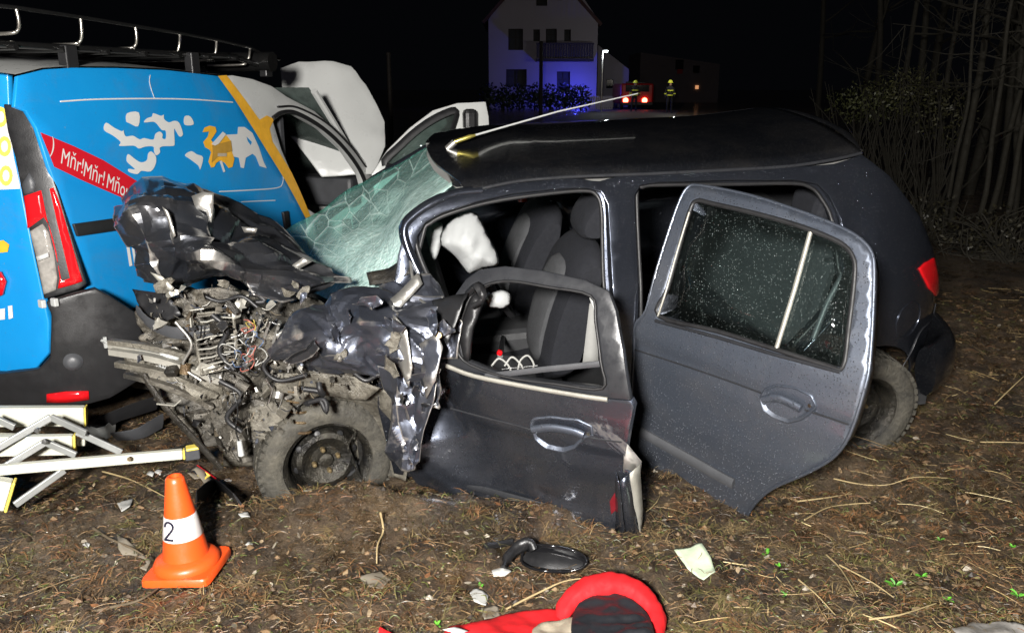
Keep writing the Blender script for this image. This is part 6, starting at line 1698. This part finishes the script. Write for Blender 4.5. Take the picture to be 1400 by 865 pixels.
# annex to its right and garden wall
an_ = thing('annex', 'low pale annex beside the house under the street lamp', 'building', (hp(838, 130, 63)[0], 65, .1))
V = [hp(818, 62, 63), hp(846, 78, 63), hp(860, 92, 63)]
mb = MB(); x0, x1 = hp(818, 62, 63)[0], hp(860, 92, 63)[0]; z0, z1 = .1, hp(818, 62, 63)[2]; z2 = hp(860, 95, 63)[2]
mb.add([(x0, 63, z0), (x1, 63, z0), (x1, 63, z2), (x0, 63, z1), (x0, 68, z0), (x1, 68, z0), (x1, 68, z2), (x0, 68, z1)], [(0, 1, 2, 3), (1, 5, 6, 2), (5, 4, 7, 6), (4, 0, 3, 7), (3, 2, 6, 7)]); mb.build('wall', M['wall_far'], an_)
for u0, v0, u1, v1 in ((829, 109, 838, 121),):
    a, b = hp(u0, v0, 62.95), hp(u1, v1, 62.95); mb = MB(); mb.box(((a[0] + b[0]) / 2, 62.95, (a[2] + b[2]) / 2), (b[0] - a[0], .06, a[2] - b[2])); w_ = mb.build('window', M['mirror_black'], an_, None, bevel=.02)
gw = thing('garden_gate', 'blue-lit picket gate at the right foot of the house', 'gate', (hp(822, 150, 57)[0], 57, .1))
for k in range(12):
    u = 806 + k * 2.8; a = hp(u, 131 + (k % 2), 57); mb = MB(); mb.box((a[0], 57, (a[2] + .1) / 2), (.10, .05, a[2] - .1)); mb.build('picket', M['wall_far'], gw)
mb = MB(); mb.box(((hp(806, 131, 57)[0] + hp(837, 131, 57)[0]) / 2, 57.05, .9), (1.7, .05, .1)); mb.build('gate_rail', M['wall_far'], gw)
# far building on the right with a small lit window
fb_ = thing('far_building', 'dim brown building behind the emergency vehicle, right of the annex', 'building', (hp(930, 140, 80)[0], 84, .1))
x0, x1, z1 = hp(876, 75, 80)[0], hp(985, 75, 80)[0], hp(880, 72, 80)[2]; z1b = hp(985, 88, 80)[2]
mb = MB(); mb.add([(x0, 80, .1), (x1, 80, .1), (x1, 80, z1b), (x0, 80, z1), (x0, 88, .1), (x1, 88, .1), (x1, 88, z1b), (x0, 88, z1)], [(0, 1, 2, 3), (1, 5, 6, 2), (5, 4, 7, 6), (4, 0, 3, 7), (3, 2, 6, 7)]); mb.build('wall', M['wall_far2'], fb_)
for (u0, v0, u1, v1), mt in (((924, 82, 934, 95), 'mirror_black'), ((948, 90, 956, 100), 'mirror_black'), ((951, 117, 955, 122), 'glow_amber'), ((926, 95, 933, 101), 'far_red')):
    a, b = hp(u0, v0, 79.9), hp(u1, v1, 79.9); mb = MB(); mb.box(((a[0] + b[0]) / 2, 79.95, (a[2] + b[2]) / 2), (b[0] - a[0], .12, a[2] - b[2])); mb.build('window', M[mt], fb_)
# hedge below the house (a countable row of clipped shrubs)
def leafcloud(c, rad, n_, size, col, r_):
    V, F, C_ = [], [], []
    for k in range(n_):
        d = r_.normal(size=3); d /= np.linalg.norm(d); p = np.array(c) + d * np.array(rad) * r_.rand() ** .4
        a = r_.normal(size=3); a /= np.linalg.norm(a); b = np.cross(a, d); b /= np.linalg.norm(b) + 1e-9; s_ = size * r_.uniform(.6, 1.4); k0 = len(V)
        V += [p - a * s_, p + b * s_ * .5, p + a * s_, p - b * s_ * .5]; F += [(k0, k0 + 1, k0 + 2, k0 + 3)]
        q = r_.uniform(.6, 1.3); C_ += [(col[0] * q, col[1] * q, col[2] * q, 1)] * 4
    return V, F, C_
rs_ = np.random.RandomState(3)
for i in range(7):
    u = 668 + i * 21; c = hp(u, 140, 55); c[2] = .9
    V, F, C_ = leafcloud(c, (.75, .5, .95), 380, .12, (.02, .035, .02), rs_)
    o = thing('hedge_shrub', '%s dark shrub from the left in the hedge under the house' % ['first', 'second', 'third', 'fourth', 'fifth', 'sixth', 'seventh'][i], 'shrub', (c[0], c[1], .1), 'hedge under the house')
    mesh_obj('foliage', V, F, M['leaf'], o, None, cols=C_); mb = MB(); mb.tube([(c[0], c[1], .05), (c[0], c[1], 1.0)], .05, 6); mb.build('stem', M['bark'], o)
# street lamp
sl_ = hp(822, 140, 52); lh = hp(828, 70, 52); sl_[2] = .12
lp = thing('street_lamp', 'lit street lamp on a curved post beside the house', 'street lamp', sl_)
mb = MB(); mb.tube(spline([sl_, np.array([sl_[0], 52, lh[2] - .5]), np.array([sl_[0] + .03, 52, lh[2] + .05]), np.array([lh[0], 52, lh[2] + .12])], 5), .05, 8); mb.build('post', M['alu_cast'], lp, 60)
mb = MB(); mb.lathe([(0, .10), (.12, .08), (.20, 0), (.20, -.02)], lh + np.array([0, 0, .05]), (0, 0, 1), 16); mb.build('hood', M['alu_grey'], lp, 40)
mb = MB(); mb.lathe([(0, -.12), (.10, -.09), (.15, 0), (0, 0)], lh + np.array([0, 0, .02]), (0, 0, 1), 16); mb.build('lamp', M['glow_lamp'], lp, 40)
ll = bpy.data.lights.new('street_lamp_light', 'POINT'); ll.energy = 70; ll.color = (.85, .92, 1); ll.shadow_soft_size = .15; lo = bpy.data.objects.new('street_lamp_light', ll); lo.location = lh + np.array([0, -.25, -.25]); COL.objects.link(lo)
# dark posts
for u, v0, Y, r_, lab in ((740, 58, 45, .11, 'dark wooden pole standing in front of the house'), (531, 74, 24, .07, 'thin dark pole behind the raised bonnet')):
    t_ = hp(u, v0, Y); b_ = np.array([t_[0], Y, .1]); mb = MB(); mb.tube([b_, t_ * .5 + b_ * .5, t_], [r_, r_ * .9, r_ * .8], 10); mb.lathe([(r_ * 1.0, 0), (r_ * 1.0, .06), (0, .09)], t_ - np.array([0, 0, .03]), (0, 0, 1), 10); o = mb.build('pole', M['wood_dark'], None, 60, base=b_); tag(o, lab, 'pole')

# emergency vehicle, tail towards us
EY = 56.0
ex0, ex1 = hp(848, 150, EY)[0], hp(893, 150, EY)[0]; exm = (ex0 + ex1) / 2
ev = thing('fire_vehicle', 'dark red emergency vehicle with glowing tail lights down the road', 'emergency vehicle', (exm, EY + 2.5, .12))
def ebox(name, c, s, mat, bev=.03, par=None): mb = MB(); mb.box(c, s); return mb.build(name, M[mat], par or ev, None, bevel=bev)
eb = ebox('body', (exm, EY + 2.4, 1.15), (ex1 - ex0, 4.7, 1.3), 'far_red', .12); ebox('rear_window', (exm, EY + .04, 1.5), (1.5, .05, .42), 'mirror_black', .02); ebox('bumper', (exm, EY - .03, .55), (ex1 - ex0 - .1, .12, .2), 'black_plastic', .03)
for u, v in ((855, 147), (881, 145)):
    p = hp(u, v, EY); mb = MB(); mb.lathe([(0, .08), (.12, .06), (.17, 0)], (p[0], EY - .01, max(p[2], .75)), (0, -1, 0), 14); mb.build('tail_light', M['glow_red'], ev, 40)
for k in (-1, 1):
    for yy in (.9, 3.9): mb = MB(); mb.lathe([(0, .1), (.2, .1), (.33, .08), (.34, -.1), (0, -.1)], (exm + k * (ex1 - ex0) * .43, EY + yy, .45), (k, 0, 0), 18); mb.build('wheel', M['rubber'], ev, 40)
p = hp(872, 127, EY + 1); bb_ = ebox('beacon_bar', (exm, EY + 1.2, 1.86), (1.2, .3, .1), 'black_plastic', .03)
for u, mt, r_ in ((872, 'glow_blue', .09), (887, 'glow_green', .08)):
    p = hp(u, 128 if u < 880 else 133, EY + 1.0); mb = MB(); mb.lathe([(r_, 0), (r_, r_), (r_ * .7, r_ * 1.5), (0, r_ * 1.6)], (p[0], EY + 1.0, p[2] - r_), (0, 0, 1), 12); mb.build('beacon', M[mt], bb_, 40)
bl = bpy.data.lights.new('beacon_light', 'POINT'); bl.energy = 230; bl.color = (.05, .06, 1); bl.shadow_soft_size = .1; blo = bpy.data.objects.new('beacon_light', bl); blo.location = (hp(788, 128, 57.4)[0], 57.4, 1.0); COL.objects.link(blo)
wl = bpy.data.lights.new('figure_fill_light', 'POINT'); wl.energy = 60; wl.color = (1, .93, .8); wl.shadow_soft_size = .08; wlo = bpy.data.objects.new('figure_fill_light', wl); wlo.location = (exm + .9, EY - 7.5, 2.6); COL.objects.link(wlo)  # added unseen lamp that brightens the figures' bands
# two firefighters
def person(u, v_top, Y, label, lean=0.0):
    t_ = hp(u, v_top, Y); b = np.array([t_[0], Y, .12]); h = 1.80; k = h / 1.8
    o = thing('person', label, 'person', b)
    J = [(0, 0, .95), (0, 0, 1.2), (0, 0, 1.42), (0, 0, 1.52), (0, -.01, 1.66), (.10, 0, .92), (.12, .01, .5), (.13, 0, .08), (.14, -.12, .04), (-.10, 0, .92), (-.13, -.02, .5), (-.14, .03, .08), (-.15, -.09, .04), (.19, 0, 1.40), (.26, .02, 1.12), (.22, -.12, .92), (-.19, 0, 1.40), (-.27, .03, 1.12), (-.26, -.04, .86), (0, 0, 1.80)]
    E_ = [(0, 1), (1, 2), (2, 3), (3, 4), (4, 19), (0, 5), (5, 6), (6, 7), (7, 8), (0, 9), (9, 10), (10, 11), (11, 12), (2, 13), (13, 14), (14, 15), (2, 16), (16, 17), (17, 18)]
    Rr = [.16, .17, .15, .065, .10, .11, .075, .055, .05, .11, .075, .055, .05, .085, .06, .045, .085, .06, .045, .06]
    me = bpy.data.meshes.new('body'); me.from_pydata([(x + lean * z, y, z) for x, y, z in J], E_, []); bo = bpy.data.objects.new('body', me); COL.objects.link(bo); bo.parent = o
    md = bo.modifiers.new('skin', 'SKIN')
    for i, r_ in enumerate(Rr): me.skin_vertices[0].data[i].radius = (r_, r_ * .8)
    me.skin_vertices[0].data[0].use_root = True
    bo.modifiers.new('sub', 'SUBSURF').levels = 1; bo.modifiers['sub'].render_levels = 1
    me.materials.append(M['uniform'])
    def ring(name, z, r_, hh, mat): mb = MB(); mb.lathe([(r_, -hh), (r_ * 1.03, 0), (r_, hh)], b + np.array([lean * z, 0, z]), (0, 0, 1), 18); mb.build(name, M[mat], o, 60)
    ring('reflective_band', 1.28, .19, .035, 'hi_vis'); ring('reflective_band', 1.02, .185, .035, 'hi_vis')
    for s_ in (-1, 1): mb = MB(); mb.lathe([(.075, -.03), (.078, 0), (.075, .03)], b + np.array([s_ * .26 + lean * 1.1, .02, 1.1]), (0, 0, 1), 12); mb.build('reflective_band', M['hi_vis'], o, 60)
    mb = MB(); mb.lathe([(0, .16), (.07, .15), (.12, .09), (.135, .02), (.17, .0), (.13, -.01)], b + np.array([lean * 1.7, 0, 1.70]), (0, 0, 1), 18); mb.build('helmet', M['hi_vis'], o, 50)
    mb = MB(); mb.lathe([(0, .10), (.06, .085), (.085, .0), (.06, -.09), (0, -.11)], b + np.array([lean * 1.65, -.03, 1.64]), (0, 0, 1), 14); mb.build('face', M['skin'], o, 60)
person(916, 128, 50, 'firefighter in dark kit with yellow stripes, right of the emergency vehicle')
person(867, 131, 52, 'firefighter in dark kit with yellow stripes before the tail lights', .03)

# ------------------------------------------------------------------ the wood on the right
RT_ = random.Random(8)
def tree(u, Y, r0, h, lab, seed, branches=7):
    rr = random.Random(seed); x = (u - 700) / FPX * Y * 1.02; b = np.array([x, Y, gz1(x, Y) - .05])
    o = thing('tree', lab, 'tree', b, 'bare trees of the roadside wood')
    p = b.copy(); P = [p]; lx, ly = rr.gauss(0, .05), rr.gauss(0, .05)
    for k in range(8): p = p + np.array([lx * h / 8 + rr.gauss(0, .03), ly * h / 8 + rr.gauss(0, .03), h / 8]); P.append(p)
    S_ = spline(P, 3); mb = MB(); mb.tube(S_, [r0 * (1 - .75 * i / (len(S_) - 1)) for i in range(len(S_))], 8); mb.build('trunk', M['bark'], o, 60)
    mb = MB()
    for k in range(branches):
        i = rr.randint(int(len(S_) * .25), len(S_) - 2); q = S_[i]; a = rr.uniform(0, 6.28); l = rr.uniform(.5, 1.6) * h / 4.5
        d = np.array([math.cos(a), math.sin(a) * .7, rr.uniform(-.1, .7)]); pts = [q]
        for s_ in range(4): d = d + np.array([rr.gauss(0, .25), rr.gauss(0, .25), rr.gauss(0, .2)]); pts.append(pts[-1] + d / np.linalg.norm(d) * l / 4)
        sp_ = spline(pts, 3); r1 = r0 * .32; mb.tube(sp_, [r1 * (1 - .8 * i_ / (len(sp_) - 1)) for i_ in range(len(sp_))], 5)
        for w_ in range(5):
            q2 = sp_[rr.randint(3, len(sp_) - 1)]; d2 = np.array([rr.gauss(0, 1), rr.gauss(0, 1), rr.gauss(.1, .7)]); d2 /= np.linalg.norm(d2); m2 = q2 + d2 * l * .18 + np.array([0, 0, rr.gauss(0, .04)]); mb.tube([q2, m2, m2 + d2 * l * .15 + np.array([0, 0, .04])], [r1 * .3, r1 * .22, r1 * .12], 4)
    mb.build('crown', M['bark'], o, 60)
    return o
TR = [(1200, 12.5, .05, 5.5), (1228, 14, .07, 6.5), (1262, 11.5, .045, 5), (1290, 9.8, .05, 5.2), (1310, 12.5, .08, 7), (1322, 8.6, .03, 4.4), (1338, 9.0, .035, 4.6), (1350, 11, .06, 6.4), (1362, 8.2, .03, 4.2), (1376, 9.4, .05, 5.4), (1392, 8.4, .045, 5.0), (1408, 10.5, .08, 7.2), (1180, 16, .07, 7), (1150, 18, .08, 8), (1246, 17, .09, 8), (1420, 7.8, .05, 5.2), (1330, 15, .09, 8), (1100, 21, .08, 8), (1282, 8.9, .025, 3.8)]
words = ['first', 'second', 'third', 'fourth', 'fifth', 'sixth', 'seventh', 'eighth', 'ninth', 'tenth', 'eleventh', 'twelfth', 'thirteenth', 'fourteenth', 'fifteenth', 'sixteenth', 'seventeenth', 'eighteenth', 'nineteenth']
order = sorted(range(len(TR)), key=lambda i: TR[i][0])
for n_, i in enumerate(order):
    u, Y, r0, h = TR[i]; tree(u, Y, r0, h, '%s bare tree of the dark wood, counted from the left' % words[n_], 100 + i, 8)
# brush and leaf mass behind the car's tail
rs2 = np.random.RandomState(9)
def shrub(u, v, Y, rad, n_, col, lab, tw=34, size=.022):
    c = atY(u, v, Y); b = np.array([c[0], Y, gz1(c[0], Y)]); o = thing('shrub', lab, 'shrub', b, 'brush at the edge of the wood')
    V, F, C_ = leafcloud(c, rad, n_, size, col, rs2); mesh_obj('foliage', V, F, M['leaf'], o, None, cols=C_)
    mb = MB()
    for k in range(tw):
        e = c + np.array([rs2.uniform(-1, 1) * rad[0] * 1.2, rs2.uniform(-1, 1) * rad[1], rs2.uniform(-.6, 1.1) * rad[2]]); m_ = (b + e) / 2 + rs2.normal(size=3) * .12
        mb.tube(spline([b + rs2.normal(size=3) * .08 * np.array([1, 1, 0]), m_, e], 4), [.012 - .001 * q for q in range(9)], 4)
    mb.build('stems', M['bark'], o, 60)
shrub(1185, 142, 11.5, (.55, .5, .32), 900, (.05, .055, .018), 'pale olive brush lit above the rear of the car')
shrub(1240, 128, 11.0, (.50, .5, .35), 800, (.055, .055, .02), 'pale brush right of the olive one, by the trunks')
shrub(1290, 150, 10.2, (.40, .5, .45), 500, (.04, .038, .016), 'thin dull brush in front of the tall trunks')
shrub(1330, 330, 8.0, (.45, .4, .25), 300, (.03, .026, .013), 'low dry brush at the foot of the trunks')
shrub(1385, 320, 7.6, (.40, .4, .3), 300, (.03, .026, .013), 'low dry brush at the right edge of the wood')
shrub(1270, 300, 8.6, (.4, .4, .3), 300, (.028, .025, .013), 'low dry brush just right of the car tail')
